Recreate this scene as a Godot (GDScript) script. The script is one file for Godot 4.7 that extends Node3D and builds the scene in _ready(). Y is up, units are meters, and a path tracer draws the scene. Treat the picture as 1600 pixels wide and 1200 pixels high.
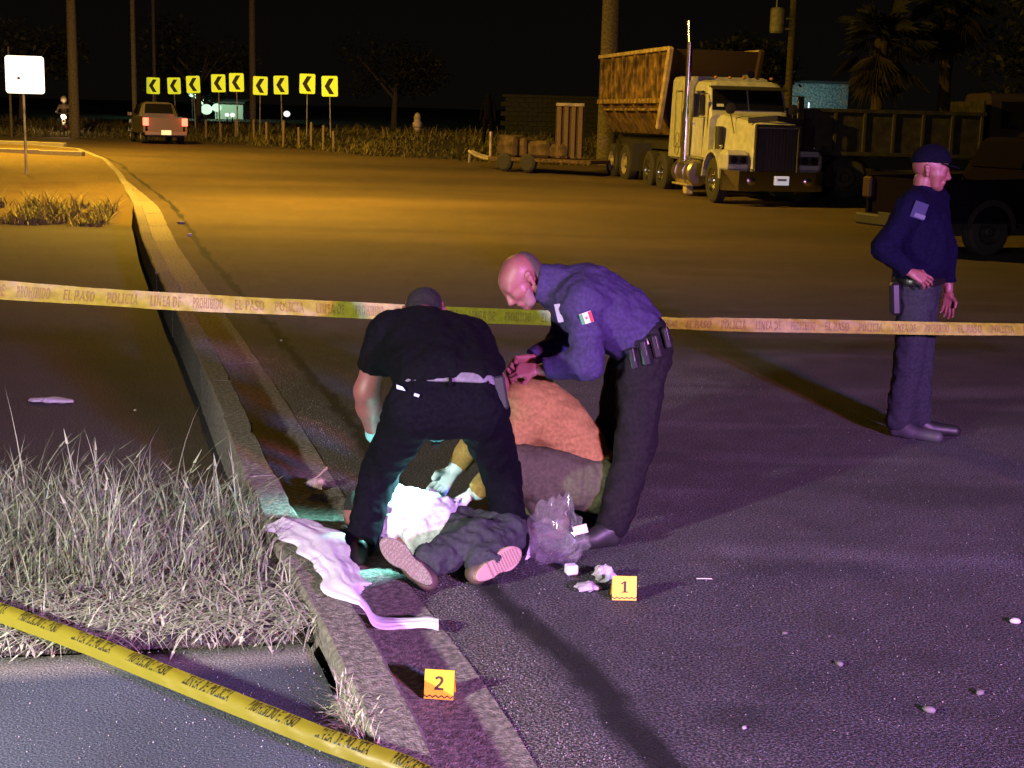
extends Node3D
# A night scene beside a kerb: people bending over someone lying in the gutter, tape, markers, parked trucks and road signs.

var taken := {}
var mats := {}
var tex := {}
var grain := FastNoiseLite.new()
var fold_noise := FastNoiseLite.new()

class M:
	var v := PackedVector3Array()
	var n := PackedVector3Array()
	var c := PackedColorArray()
	var uv := PackedVector2Array()
	var col := Color.WHITE
	func tri3(a: Vector3, b: Vector3, d: Vector3, na: Vector3, nb: Vector3, nd: Vector3) -> void:
		var g := (b - a).cross(d - a)
		if g.dot(na + nb + nd) > 0.0:
			v.append_array([a, d, b]); n.append_array([na, nd, nb])
		else:
			v.append_array([a, b, d]); n.append_array([na, nb, nd])
		c.append_array([col, col, col])
	func tri(a: Vector3, b: Vector3, d: Vector3, out: Vector3) -> void:
		var g := (b - a).cross(d - a)
		if g.length_squared() < 1e-16:
			return
		g = g.normalized()
		if g.dot(out) < 0.0:
			g = -g
		tri3(a, b, d, g, g, g)
	func quad(a: Vector3, b: Vector3, d: Vector3, e: Vector3, out: Vector3) -> void:
		tri(a, b, d, out)
		tri(a, d, e, out)
	func box(center: Vector3, size: Vector3, basis := Basis(), ch := 0.0) -> void:
		var h := size * 0.5
		ch = minf(ch, minf(h.x, minf(h.y, h.z)) * 0.49)
		var P := func(s: Vector3, ax: int) -> Vector3:
			var q := Vector3(s.x * (h.x - ch), s.y * (h.y - ch), s.z * (h.z - ch))
			q[ax] = s[ax] * h[ax]
			return center + basis * q
		for ax in 3:
			var u := (ax + 1) % 3
			var w := (ax + 2) % 3
			for s in [-1.0, 1.0]:
				var q := []
				for t in [[-1, -1], [1, -1], [1, 1], [-1, 1]]:
					var k := Vector3()
					k[ax] = s; k[u] = t[0]; k[w] = t[1]
					q.append(P.call(k, ax))
				var out := Vector3()
				out[ax] = s
				quad(q[0], q[1], q[2], q[3], basis * out)
		if ch <= 0.0:
			return
		for ax in 3:
			var u := (ax + 1) % 3
			var w := (ax + 2) % 3
			for su in [-1.0, 1.0]:
				for sw in [-1.0, 1.0]:
					var k0 := Vector3(); k0[ax] = -1; k0[u] = su; k0[w] = sw
					var k1 := k0; k1[ax] = 1
					var out := Vector3(); out[u] = su; out[w] = sw
					quad(P.call(k0, u), P.call(k1, u), P.call(k1, w), P.call(k0, w), basis * out)
		for sx in [-1.0, 1.0]:
			for sy in [-1.0, 1.0]:
				for sz in [-1.0, 1.0]:
					var k := Vector3(sx, sy, sz)
					tri(P.call(k, 0), P.call(k, 1), P.call(k, 2), basis * k)
	func cyl(a: Vector3, b: Vector3, ra: float, rb: float, seg := 12, caps := true) -> void:
		var d := (b - a).normalized()
		var x := d.cross(Vector3.UP if absf(d.y) < 0.9 else Vector3.RIGHT).normalized()
		var y := d.cross(x)
		for i in seg:
			var t0 := TAU * i / seg
			var t1 := TAU * (i + 1) / seg
			var n0 := x * cos(t0) + y * sin(t0)
			var n1 := x * cos(t1) + y * sin(t1)
			tri3(a + n0 * ra, b + n0 * rb, b + n1 * rb, n0, n0, n1)
			tri3(a + n0 * ra, b + n1 * rb, a + n1 * ra, n0, n1, n1)
			if caps:
				if ra > 0.0: tri(a, a + n0 * ra, a + n1 * ra, -d)
				if rb > 0.0: tri(b, b + n0 * rb, b + n1 * rb, d)
	func tube(p: Array, r: float, seg := 6) -> void:
		for i in p.size() - 1:
			cyl(p[i], p[i + 1], r, r, seg, i == 0 or i == p.size() - 2)
	func lathe(at: Vector3, axis: Vector3, prof: Array, seg := 20) -> void:   # prof: [along, radius]
		for i in prof.size() - 1:
			var d: Vector3 = axis.normalized()
			var x := d.cross(Vector3.UP if absf(d.y) < 0.9 else Vector3.RIGHT).normalized()
			var y := d.cross(x)
			var a0: float = prof[i][0]; var r0: float = prof[i][1]
			var a1: float = prof[i + 1][0]; var r1: float = prof[i + 1][1]
			for k in seg:
				var t0 := TAU * k / seg
				var t1 := TAU * (k + 1) / seg
				var n0 := x * cos(t0) + y * sin(t0)
				var n1 := x * cos(t1) + y * sin(t1)
				var sl: Vector3 = d * (r0 - r1)
				var m0 := (n0 * absf(a1 - a0) + sl * signf(a1 - a0)).normalized() if a1 != a0 else d * signf(r0 - r1)
				var m1 := (n1 * absf(a1 - a0) + sl * signf(a1 - a0)).normalized() if a1 != a0 else d * signf(r0 - r1)
				var p00 := at + d * a0 + n0 * r0
				var p01 := at + d * a0 + n1 * r0
				var p10 := at + d * a1 + n0 * r1
				var p11 := at + d * a1 + n1 * r1
				tri3(p00, p10, p11, m0, m0, m1)
				tri3(p00, p11, p01, m0, m1, m1)
	func ball(at: Vector3, r: Vector3, seg := 12, basis := Basis()) -> void:
		var rows := maxi(4, seg / 2)
		for i in rows:
			for k in seg:
				var q := []
				for t in [[i, k], [i + 1, k], [i + 1, k + 1], [i, k + 1]]:
					var th: float = PI * t[0] / rows
					var ph: float = TAU * t[1] / seg
					q.append(Vector3(sin(th) * cos(ph), cos(th), sin(th) * sin(ph)))
				var f := func(u: Vector3) -> Vector3: return at + basis * (u * r)
				var g := func(u: Vector3) -> Vector3: return (basis * (u / r)).normalized()
				if i < rows - 1: tri3(f.call(q[0]), f.call(q[1]), f.call(q[2]), g.call(q[0]), g.call(q[1]), g.call(q[2]))
				if i > 0: tri3(f.call(q[0]), f.call(q[2]), f.call(q[3]), g.call(q[0]), g.call(q[2]), g.call(q[3]))
	func grid(nx: int, ny: int, f: Callable, cf = null, up := Vector3.UP) -> void:   # a sheet with smooth normals
		var p := PackedVector3Array()
		var q := PackedColorArray()
		for j in ny + 1:
			for i in nx + 1:
				p.append(f.call(i, j))
				q.append(cf.call(i, j) if cf != null else col)
		var nn := PackedVector3Array()
		var w := nx + 1
		for j in ny + 1:
			for i in nx + 1:
				var dx := p[j * w + mini(i + 1, nx)] - p[j * w + maxi(i - 1, 0)]
				var dy := p[mini(j + 1, ny) * w + i] - p[maxi(j - 1, 0) * w + i]
				var g := dx.cross(dy).normalized()
				if g == Vector3.ZERO: g = up.normalized()
				nn.append(g if g.dot(up) >= 0.0 else -g)
		for j in ny:
			for i in nx:
				var a := j * w + i
				var b := a + 1
				var d := a + w + 1
				var e := a + w
				for t in [[a, b, d], [a, d, e]]:
					var g := (p[t[1]] - p[t[0]]).cross(p[t[2]] - p[t[0]])
					var o: Array = t if g.dot(nn[t[0]]) <= 0.0 else [t[0], t[2], t[1]]
					for k in o:
						v.append(p[k]); n.append(nn[k]); c.append(q[k])
	func move(by: Vector3) -> M:
		for i in v.size():
			v[i] += by
		return self
	func mesh() -> ArrayMesh:
		var a := []
		a.resize(Mesh.ARRAY_MAX)
		a[Mesh.ARRAY_VERTEX] = v
		a[Mesh.ARRAY_NORMAL] = n
		a[Mesh.ARRAY_COLOR] = c
		var m := ArrayMesh.new()
		m.add_surface_from_arrays(Mesh.PRIMITIVE_TRIANGLES, a)
		return m
	# a body: tapered capsules [a, ra, b, rb] (or with [.., axis, thin]) joined by a smooth minimum and meshed as surface nets
	func flesh(bones: Array, cell: float, k: float, o := {}) -> void:
		var fold: float = o.get("fold", 0.0)
		var grow: float = o.get("grow", 0.0)
		var noise: FastNoiseLite = o.get("noise")
		var fs: Vector3 = o.get("freq", Vector3(1, 1, 1))
		var clips: Array = o.get("clips", [])
		var lo := Vector3(1e9, 1e9, 1e9)
		var hi := -lo
		for b in bones:
			for e in [[b[0], b[1]], [b[2], b[3]]]:
				var r: Vector3 = Vector3.ONE * (e[1] + grow + fold + k * 0.25 + cell * 2.5)
				lo = lo.min(e[0] - r); hi = hi.max(e[0] + r)
		var nx := int((hi.x - lo.x) / cell) + 2
		var ny := int((hi.y - lo.y) / cell) + 2
		var nz := int((hi.z - lo.z) / cell) + 2
		var f := PackedFloat32Array()
		f.resize(nx * ny * nz)
		f.fill(1.0)
		var sy := nx
		var sz := nx * ny
		for b in bones:
			var a: Vector3 = b[0]
			var ra: float = b[1] + grow
			var e: Vector3 = b[2]
			var rb: float = b[3] + grow
			var ba := e - a
			var inv := 1.0 / maxf(ba.length_squared(), 1e-9)
			var thin: bool = b.size() > 4
			var ax: Vector3 = b[4] if thin else Vector3.ZERO
			var tf: float = b[5] - 1.0 if thin else 0.0
			var far := k + cell * 2.0 + fold
			var rm := maxf(ra, rb) + far
			var l := (a.min(e) - Vector3.ONE * rm - lo) / cell
			var u := (a.max(e) + Vector3.ONE * rm - lo) / cell
			var i0 := maxi(0, int(l.x)); var i1 := mini(nx - 1, int(u.x) + 1)
			var j0 := maxi(0, int(l.y)); var j1 := mini(ny - 1, int(u.y) + 1)
			var k0 := maxi(0, int(l.z)); var k1 := mini(nz - 1, int(u.z) + 1)
			for z in range(k0, k1 + 1):
				for y in range(j0, j1 + 1):
					var at := z * sz + y * sy
					var p := Vector3(lo.x + i0 * cell, lo.y + y * cell, lo.z + z * cell) - a
					for x in range(i0, i1 + 1):
						var q := p
						p.x += cell
						var h := clampf(q.dot(ba) * inv, 0.0, 1.0)
						var w := q - ba * h
						if thin: w += ax * (ax.dot(w) * tf)
						var d := w.length() - ra - (rb - ra) * h
						if d < far:
							var was := f[at + x]
							var t := k - absf(d - was)
							if t > 0.0: f[at + x] = minf(d, was) - t * t / (4.0 * k)
							elif d < was: f[at + x] = d
		if fold > 0.0:
			for i in f.size():
				if f[i] < fold * 2.0 + cell * 2.0 and f[i] > -fold * 2.0 - cell * 2.0:
					var z := i / sz
					var y := (i - z * sz) / sy
					var x := i - z * sz - y * sy
					f[i] += fold * noise.get_noise_3d((lo.x + x * cell) * fs.x, (lo.y + y * cell) * fs.y, (lo.z + z * cell) * fs.z)
		for cl in clips:
			var cp: Vector3 = cl[0]
			var cn: Vector3 = cl[1]
			var cr: float = cl[2] if cl.size() > 2 else 99.0
			var l := (cp - Vector3.ONE * cr - lo) / cell
			var u := (cp + Vector3.ONE * cr - lo) / cell
			for z in range(maxi(0, int(l.z)), mini(nz - 1, int(u.z) + 1) + 1):
				for y in range(maxi(0, int(l.y)), mini(ny - 1, int(u.y) + 1) + 1):
					for x in range(maxi(0, int(l.x)), mini(nx - 1, int(u.x) + 1) + 1):
						var p := lo + Vector3(x, y, z) * cell
						if p.distance_to(cp) < cr:
							var i := z * sz + y * sy + x
							f[i] = maxf(f[i], (p - cp).dot(cn))
		var id := PackedInt32Array()
		id.resize(nx * ny * nz)
		id.fill(-1)
		var pts := PackedVector3Array()
		var cells := PackedInt32Array()
		var eo := [[0, 1], [2, 3], [4, 5], [6, 7], [0, 2], [1, 3], [4, 6], [5, 7], [0, 4], [1, 5], [2, 6], [3, 7]]
		var cv: Array[Vector3] = []
		for i in 8:
			cv.append(Vector3(i & 1, (i >> 1) & 1, i >> 2))
		var off := [0, 1, sy, sy + 1, sz, sz + 1, sz + sy, sz + sy + 1]
		var val := PackedFloat32Array()
		val.resize(8)
		for z in nz - 1:
			for y in ny - 1:
				var at := z * sz + y * sy
				for x in nx - 1:
					var i := at + x
					var f0 := f[i]
					if f0 > cell * 4.5 or f0 < -cell * 4.5: continue
					var neg := 0
					for t in 8:
						val[t] = f[i + off[t]]
						if val[t] < 0.0: neg += 1
					if neg == 0 or neg == 8: continue
					var s := Vector3.ZERO
					var cnt := 0
					for e in eo:
						var va := val[e[0]]
						var vb := val[e[1]]
						if (va < 0.0) != (vb < 0.0):
							s += cv[e[0]].lerp(cv[e[1]], va / (va - vb))
							cnt += 1
					id[i] = pts.size()
					pts.append(lo + (Vector3(x, y, z) + s / cnt) * cell)
					cells.append(i)
		var nn := PackedVector3Array()
		nn.resize(pts.size())
		var tris := PackedInt32Array()
		for q in cells.size():
			var i := cells[q]
			var ax := [1, sy, sz]
			for d in 3:
				var u: int = ax[(d + 1) % 3]
				var w: int = ax[(d + 2) % 3]
				var j: int = i + ax[d]
				if (f[i] < 0.0) == (f[j] < 0.0): continue
				var a := id[i]
				var b := id[i - u] if i >= u else -1
				var e := id[i - u - w] if i >= u + w else -1
				var g := id[i - w] if i >= w else -1
				if b < 0 or e < 0 or g < 0: continue
				if f[i] < 0.0: tris.append_array([a, b, e, a, e, g])
				else: tris.append_array([a, e, b, a, g, e])
		for t in range(0, tris.size(), 3):
			var g := (pts[tris[t + 2]] - pts[tris[t]]).cross(pts[tris[t + 1]] - pts[tris[t]])
			for s in 3: nn[tris[t + s]] += g
		for t in tris:
			v.append(pts[t]); n.append(nn[t].normalized()); c.append(col)

# ---------- names, labels, materials ----------
func numbered(called: String) -> String:
	var k: int = taken.get(called, 0)
	taken[called] = k + 1
	return called if k == 0 else "%s_%03d" % [called, k]

func tag(o: Node3D, label: String, category := "", group := "", kind := "") -> Node3D:
	if label: o.set_meta("label", label)
	if category: o.set_meta("category", category)
	if group: o.set_meta("group", group)
	if kind: o.set_meta("kind", kind)
	return o

func thing(called: String, at := Vector3.ZERO, turn := 0.0) -> Node3D:
	var o := Node3D.new()
	o.name = numbered(called)
	add_child(o)
	o.position = at
	o.rotation.y = turn
	return o

func obj(called: String, m: M, mt: Material, parent: Node = null) -> MeshInstance3D:
	return obj_mesh(called, m.mesh(), mt, parent)

func obj_mesh(called: String, mesh: Mesh, mt: Material, parent: Node = null) -> MeshInstance3D:
	var o := MeshInstance3D.new()
	o.mesh = mesh
	o.material_override = mt
	if parent == null:
		o.name = numbered(called)
		add_child(o)
	else:
		var k := 0
		var nm := called
		while parent.has_node(NodePath(nm)):
			k += 1
			nm = "%s_%03d" % [called, k]
		o.name = nm
		parent.add_child(o, true)
	return o

func copy(o: Node3D, at: Vector3, turn := 0.0, label := "") -> Node3D:
	var d: Node3D = o.duplicate()
	d.name = numbered(String(o.name).rstrip("0123456789").trim_suffix("_"))
	add_child(d)
	d.position = at
	d.rotation.y = turn
	if label: d.set_meta("label", label)
	return d

func noise_tex(key: String, type: int, freq: float, lo: float, hi: float, oct := 3, size := 512) -> Texture2D:
	if tex.has(key): return tex[key]
	var n := FastNoiseLite.new()
	n.noise_type = type
	n.frequency = freq
	n.fractal_octaves = oct
	n.seed = hash(key) % 1000
	var t := NoiseTexture2D.new()
	t.width = size; t.height = size
	t.seamless = true
	t.noise = n
	var g := Gradient.new()
	g.set_color(0, Color(lo, lo, lo))
	g.set_color(1, Color(hi, hi, hi))
	t.color_ramp = g
	tex[key] = t
	return t

func lin(r: float, g: float, b: float) -> Color:
	return Color(r, g, b).linear_to_srgb()

func mat(key: String, r: float, g: float, b: float, rough := 0.8, metal := 0.0, o := {}) -> StandardMaterial3D:
	if mats.has(key): return mats[key]
	var m := StandardMaterial3D.new()
	m.resource_name = key
	m.albedo_color = lin(r, g, b)
	m.roughness = rough
	m.metallic = metal
	m.vertex_color_use_as_albedo = o.get("vc", false)
	if o.has("tint"):
		m.albedo_texture = o.tint
		m.uv1_triplanar = true
		m.uv1_world_triplanar = o.get("world", false)
		m.uv1_scale = Vector3.ONE * o.get("scale", 3.0)
	if o.has("bump"):
		m.heightmap_enabled = true
		m.heightmap_texture = o.bump
		m.heightmap_scale = o.get("depth", 0.3)
		m.uv1_triplanar = true
		m.uv1_world_triplanar = o.get("world", false)
		m.uv1_scale = Vector3.ONE * o.get("scale", 3.0)
	if o.has("emit"):
		m.emission_enabled = true
		m.emission = Color(r, g, b).linear_to_srgb() if not o.has("ecol") else o.ecol
		m.emission_energy_multiplier = o.emit
	if o.has("rim"):
		m.rim_enabled = true
		m.rim = o.rim
		m.rim_tint = 0.5
	if o.has("coat"):
		m.clearcoat_enabled = true
		m.clearcoat = o.coat
		m.clearcoat_roughness = 0.15
	if o.has("back"):
		m.backlight_enabled = true
		m.backlight = o.back
	if o.has("sss"):
		m.subsurf_scatter_enabled = true
		m.subsurf_scatter_strength = o.sss
	if o.has("alpha"):
		m.transparency = BaseMaterial3D.TRANSPARENCY_ALPHA
		m.albedo_color.a = o.alpha
	if o.get("vc", false): m.vertex_color_is_srgb = false
	mats[key] = m
	return m

func cloth(key: String, r: float, g: float, b: float, depth := 0.12) -> StandardMaterial3D:
	var m := mat(key, r, g, b, 0.95, 0.0, {"tint": noise_tex("cloth_tint", FastNoiseLite.TYPE_SIMPLEX_SMOOTH, 0.02, 0.72, 1.0, 4), "bump": noise_tex("weave", FastNoiseLite.TYPE_SIMPLEX, 0.12, 0.0, 1.0, 3), "depth": depth, "scale": 4.0, "rim": 0.03})
	m.metallic_specular = 0.12
	return m

func metal_paint(key: String, r: float, g: float, b: float, rough := 0.4, lo := 0.6) -> StandardMaterial3D:
	return mat(key, r, g, b, rough, 0.0, {"tint": noise_tex("paint_%.1f" % lo, FastNoiseLite.TYPE_SIMPLEX_SMOOTH, 0.012, lo, 1.0, 5), "scale": 0.6})

func text_mesh(s: String, size: float, font_name: String, bold := true) -> Array:
	var t := TextMesh.new()
	var f := SystemFont.new()
	f.font_names = [font_name]
	f.font_weight = 700 if bold else 400
	t.font = f
	t.text = s
	t.font_size = 64
	t.pixel_size = size / 64.0
	t.depth = 0.0
	t.curve_step = 2.0
	var a := t.surface_get_arrays(0)
	return a

func lettering(s: String, size: float, font_name: String, put: Callable, m: M, bold := true) -> void:   # every corner of the letters goes through put(x, y)
	var a := text_mesh(s, size, font_name, bold)
	var p: PackedVector3Array = a[Mesh.ARRAY_VERTEX]
	var ix: PackedInt32Array = a[Mesh.ARRAY_INDEX]
	for i in range(0, ix.size(), 3):
		var q := []
		for t in 3: q.append(put.call(p[ix[i + t]].x, p[ix[i + t]].y))
		var g: Vector3 = (q[1] - q[0]).cross(q[2] - q[0]).normalized()
		var out: Vector3 = put.call(0.0, 0.0, 1.0) - put.call(0.0, 0.0) if false else g
		m.tri(q[0], q[1], q[2], out)

func strip(m: M, p: Array, half: Array, side: Array) -> void:   # a flat band along p, half wide towards side
	m.grid(p.size() - 1, 4, func(i, j): return p[i] + side[i] * half[i] * (j / 2.0 - 1.0), null, Vector3(0, 0.6, 0.8))

# ---------- the lie of the land ----------
func ss(a: float, b: float, x: float) -> float:
	var t := clampf((x - a) / (b - a), 0.0, 1.0)
	return t * t * (3.0 - 2.0 * t)

func rise(z: float) -> float:
	return 0.55 * ss(22.0, 54.0, -z)

var kerb_pts: Array[Vector2] = [Vector2(2.6, 7.5), Vector2(1.2, 1.5), Vector2(0.28, -1.9), Vector2(-0.168, -3.643), Vector2(-0.291, -4.094), Vector2(-0.44, -4.6), Vector2(-0.541, -4.913), Vector2(-0.868, -5.86), Vector2(-1.183, -6.89), Vector2(-1.604, -8.34), Vector2(-2.126, -10.1), Vector2(-2.943, -12.76), Vector2(-3.804, -15.54), Vector2(-5.094, -19.8), Vector2(-6.987, -26.4), Vector2(-8.45, -31.0), Vector2(-9.75, -35.0), Vector2(-11.7, -40.5), Vector2(-14.0, -45.5), Vector2(-18.5, -49.5), Vector2(-28.0, -52.5), Vector2(-60.0, -55.0)]

func kerb_x(z: float) -> float:
	for i in kerb_pts.size() - 1:
		if z <= kerb_pts[i].y and z >= kerb_pts[i + 1].y:
			return remap(z, kerb_pts[i].y, kerb_pts[i + 1].y, kerb_pts[i].x, kerb_pts[i + 1].x)
	return kerb_pts[0].x if z > kerb_pts[0].y else -60.0

func edge_z(x: float) -> float:   # the far edge of the road
	var e := [Vector2(-90, -62), Vector2(-24, -61), Vector2(-17, -62), Vector2(-13, -60), Vector2(-9, -54.5), Vector2(-7, -51), Vector2(-5.4, -48.3), Vector2(-2, -46), Vector2(2, -45), Vector2(8, -52), Vector2(14, -60), Vector2(90, -66)]
	for i in e.size() - 1:
		if x >= e[i].x and x <= e[i + 1].x:
			return remap(x, e[i].x, e[i + 1].x, e[i].y, e[i + 1].y)
	return -62.0

func land(x: float, z: float) -> float:   # the ground beyond the road
	var past := edge_z(x) - z
	var y := rise(z)
	y += 0.62 * ss(0.3, 9.0, past) * (0.8 + 0.35 * grain.get_noise_2d(x * 9.0, z * 9.0)) * (1.0 - 0.6 * ss(2.0, 8.0, x))
	y += 0.07 * grain.get_noise_2d(x * 40.0, z * 40.0) * ss(0.0, 1.5, past)
	y += 2.0 * ss(40.0, 200.0, past)
	return y

func lot(x: float, z: float) -> float:   # the paved lot left of the kerb, and the island beyond it
	var y := -0.2 * ss(6.2, 8.6, -z)
	var isl := ss(25.3, 26.2, -z)
	y = lerpf(y, rise(z) + 0.1 + 0.06 * grain.get_noise_2d(x * 20.0, z * 20.0), isl)
	return y

var cam: Camera3D

func _ready() -> void:
	grain.noise_type = FastNoiseLite.TYPE_SIMPLEX_SMOOTH
	grain.frequency = 0.01
	grain.seed = 7
	fold_noise.noise_type = FastNoiseLite.TYPE_SIMPLEX_SMOOTH
	fold_noise.frequency = 1.0
	fold_noise.fractal_octaves = 2
	fold_noise.seed = 3
	# camera
	cam = Camera3D.new()
	cam.name = "camera"
	add_child(cam)
	cam.position = Vector3(0, 1.9, 0)
	cam.basis = Basis(Vector3.RIGHT, deg_to_rad(-10.72)) * Basis(Vector3.BACK, deg_to_rad(1.5))
	cam.fov = rad_to_deg(2.0 * atan(600.0 / 2200.0))
	cam.near = 0.05
	cam.far = 900.0
	cam.current = true
	# night sky
	var we := WorldEnvironment.new()
	we.name = "world_environment"
	add_child(we)
	var env := Environment.new()
	env.background_mode = Environment.BG_SKY
	env.sky = Sky.new()
	var sky := ProceduralSkyMaterial.new()
	sky.sky_top_color = lin(0.0012, 0.0012, 0.0016)
	sky.sky_horizon_color = lin(0.0032, 0.0026, 0.0018)
	sky.ground_bottom_color = lin(0.001, 0.001, 0.001)
	sky.ground_horizon_color = lin(0.002, 0.0018, 0.0014)
	sky.sky_curve = 0.12
	env.sky.sky_material = sky
	env.tonemap_mode = Environment.TONE_MAPPER_LINEAR
	env.tonemap_exposure = 1.0
	env.sdfgi_enabled = true
	env.ssao_enabled = true
	env.ssil_enabled = true
	we.environment = env
	var moon := DirectionalLight3D.new()
	moon.name = "moon"
	add_child(moon)
	moon.light_energy = 0.006
	moon.light_color = Color(0.85, 0.9, 1.0)
	moon.light_angular_distance = 0.5
	moon.shadow_enabled = true
	moon.rotation_degrees = Vector3(-55, 30, 0)
	lights()
	setting()
	street()
	far_things()
	vehicles()
	tapes_and_markers()
	small_things()
	people()

func spot(at: Vector3, towards: Vector3, energy: float, color: Color, angle: float, soft: float, size: float, parent: Node = null) -> SpotLight3D:
	var s := SpotLight3D.new()
	s.name = "lamp_beam"
	(parent if parent else self).add_child(s, true)
	s.look_at_from_position(at, towards, Vector3.UP if absf((towards - at).normalized().y) < 0.95 else Vector3.RIGHT)
	s.light_energy = energy
	s.light_color = color
	s.spot_angle = angle
	s.spot_angle_attenuation = soft
	s.spot_range = 120.0
	s.spot_attenuation = 2.0
	s.light_size = size
	s.shadow_enabled = true
	return s

func omni(at: Vector3, energy: float, color: Color, size: float, parent: Node = null) -> OmniLight3D:
	var s := OmniLight3D.new()
	s.name = "lamp_glow"
	(parent if parent else self).add_child(s, true)
	s.global_position = at
	s.light_energy = energy
	s.light_color = color
	s.omni_range = 120.0
	s.omni_attenuation = 2.0
	s.light_size = size
	s.shadow_enabled = true
	return s

const SODIUM := Color(1.0, 0.775, 0.25)

func street_lamp(foot: Vector3, head: Vector3, aim: Vector3, energy: float, label: String) -> void:
	var o := thing("street_lamp", foot)
	tag(o, label, "street lamp", "sodium street lamps")
	var steel := metal_paint("galvanised_steel", 0.3, 0.3, 0.29, 0.5)
	var m := M.new()
	var h := head.y - foot.y
	m.cyl(Vector3.ZERO, Vector3(0, h - 0.5, 0), 0.11, 0.07, 12)
	obj("pole", m, steel, o)
	m = M.new()
	var d := head - foot
	m.tube([Vector3(0, h - 0.7, 0), Vector3(d.x * 0.3, h - 0.1, d.z * 0.3), Vector3(d.x * 0.65, h + 0.1, d.z * 0.65), Vector3(d.x * 0.92, h + 0.12, d.z * 0.92)], 0.04, 8)
	obj("arm", m, steel, o)
	m = M.new()
	m.box(d + Vector3(0, 0.12, 0), Vector3(0.75, 0.14, 0.3), Basis(), 0.04)
	obj("lamp_housing", m, steel, o)
	m = M.new()
	m.box(d + Vector3(0, 0.03, 0), Vector3(0.5, 0.04, 0.22), Basis(), 0.015)
	obj("lamp_lens", m, mat("sodium_glow", 1.0, 0.55, 0.12, 0.5, 0.0, {"emit": 12.0}), o)
	spot(head + Vector3(0, -0.03, 0), head + aim, energy, SODIUM, 86.0, 1.0, 0.12)

func lights() -> void:
	street_lamp(Vector3(-11.4, 0.3, -29.5), Vector3(-6.3, 9.0, -28.0), Vector3(2.0, -5, -0.8), 600.0, "sodium street lamp on a long arm over the kerb, nearer one")
	street_lamp(Vector3(-19.5, 0.5, -41.5), Vector3(-15.5, 9.5, -41.5), Vector3(0.8, -5, -2.0), 640.0, "sodium street lamp over the far island, farther one")
	# the patrol pickup behind the photographer, its roof bar flashing red and blue
	var bar := thing("emergency_light_bar", Vector3(5.2, 3.0, 4.6))
	tag(bar, "red and blue emergency light bar lighting the road from behind the camera", "light bar")
	var m := M.new()
	m.box(Vector3(0, 0, 0), Vector3(1.3, 0.06, 0.3), Basis(), 0.02)
	m.cyl(Vector3(0, -3.0, 0), Vector3(0, 0, 0), 0.05, 0.05, 10)
	obj("bar_base", m, mat("black_plastic", 0.02, 0.02, 0.022, 0.5), bar)
	m = M.new()
	m.box(Vector3(-0.36, 0.1, -0.04), Vector3(0.5, 0.12, 0.2), Basis(), 0.03)
	obj("red_lamp", m, mat("red_lamp_glow", 1.0, 0.03, 0.06, 0.4, 0.0, {"emit": 6.0}), bar)
	m = M.new()
	m.box(Vector3(0.36, 0.1, -0.04), Vector3(0.5, 0.12, 0.2), Basis(), 0.03)
	obj("blue_lamp", m, mat("blue_lamp_glow", 0.1, 0.12, 1.0, 0.4, 0.0, {"emit": 6.0}), bar)
	spot(bar.position + Vector3(-0.3, 0.12, -0.3), Vector3(-0.5, 0.0, -8.6), 225.0, Color(1.0, 0.47, 0.6), 31.0, 1.0, 0.25)
	spot(bar.position + Vector3(0.3, 0.12, -0.3), Vector3(-0.5, 0.0, -8.6), 335.0, Color(0.52, 0.57, 1.0), 31.0, 1.0, 0.25)
	# floodlight added to stand for an unseen white source at the left
	var fl := thing("added_floodlight", Vector3(-3.3, 0.05, -1.44))
	tag(fl, "added white floodlight on a stand, for an unseen source by the near tape", "floodlight")
	m = M.new()
	m.cyl(Vector3.ZERO, Vector3(0, 1.6, 0), 0.02, 0.02, 8)
	for k in 3:
		m.cyl(Vector3(0, 0.5, 0), Vector3(cos(k * 2.1) * 0.4, 0, sin(k * 2.1) * 0.4), 0.014, 0.014, 6)
	obj("stand", m, mat("black_plastic", 0, 0, 0), fl)
	m = M.new()
	m.box(Vector3(0, 1.68, 0.03), Vector3(0.26, 0.2, 0.06), Basis(), 0.01)
	obj("lamp_housing", m, mat("black_plastic", 0, 0, 0), fl)
	m = M.new()
	m.box(Vector3(0, 1.68, -0.01), Vector3(0.22, 0.16, 0.01))
	obj("lamp_face", m, mat("white_glow", 1.0, 0.96, 0.88, 0.4, 0.0, {"emit": 5.0}), fl)
	spot(Vector3(-3.3, 1.73, -1.5), Vector3(-1.5, 0.0, -4.5), 60.0, Color(1.0, 0.985, 0.95), 46.0, 1.0, 0.12)

func asphalt_mat(key: String, depth: float) -> StandardMaterial3D:
	var worn := key == "slab_asphalt"
	var m := mat(key, 1.0, 1.0, 1.0, 0.86, 0.0, {"vc": true, "world": true, "scale": 1.9, "tint": noise_tex("aggregate_worn", FastNoiseLite.TYPE_SIMPLEX, 0.045, 0.4, 1.0, 5, 1024) if worn else noise_tex("aggregate", FastNoiseLite.TYPE_SIMPLEX, 0.032, 0.05, 1.0, 4, 1024), "bump": noise_tex("aggregate_relief", FastNoiseLite.TYPE_SIMPLEX, 0.034, 0.0, 1.0, 4, 1024), "depth": depth * 2.2})
	return m

func nz(x: float, z: float, s: float) -> float:
	return grain.get_noise_2d(x * s, z * s)

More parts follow.
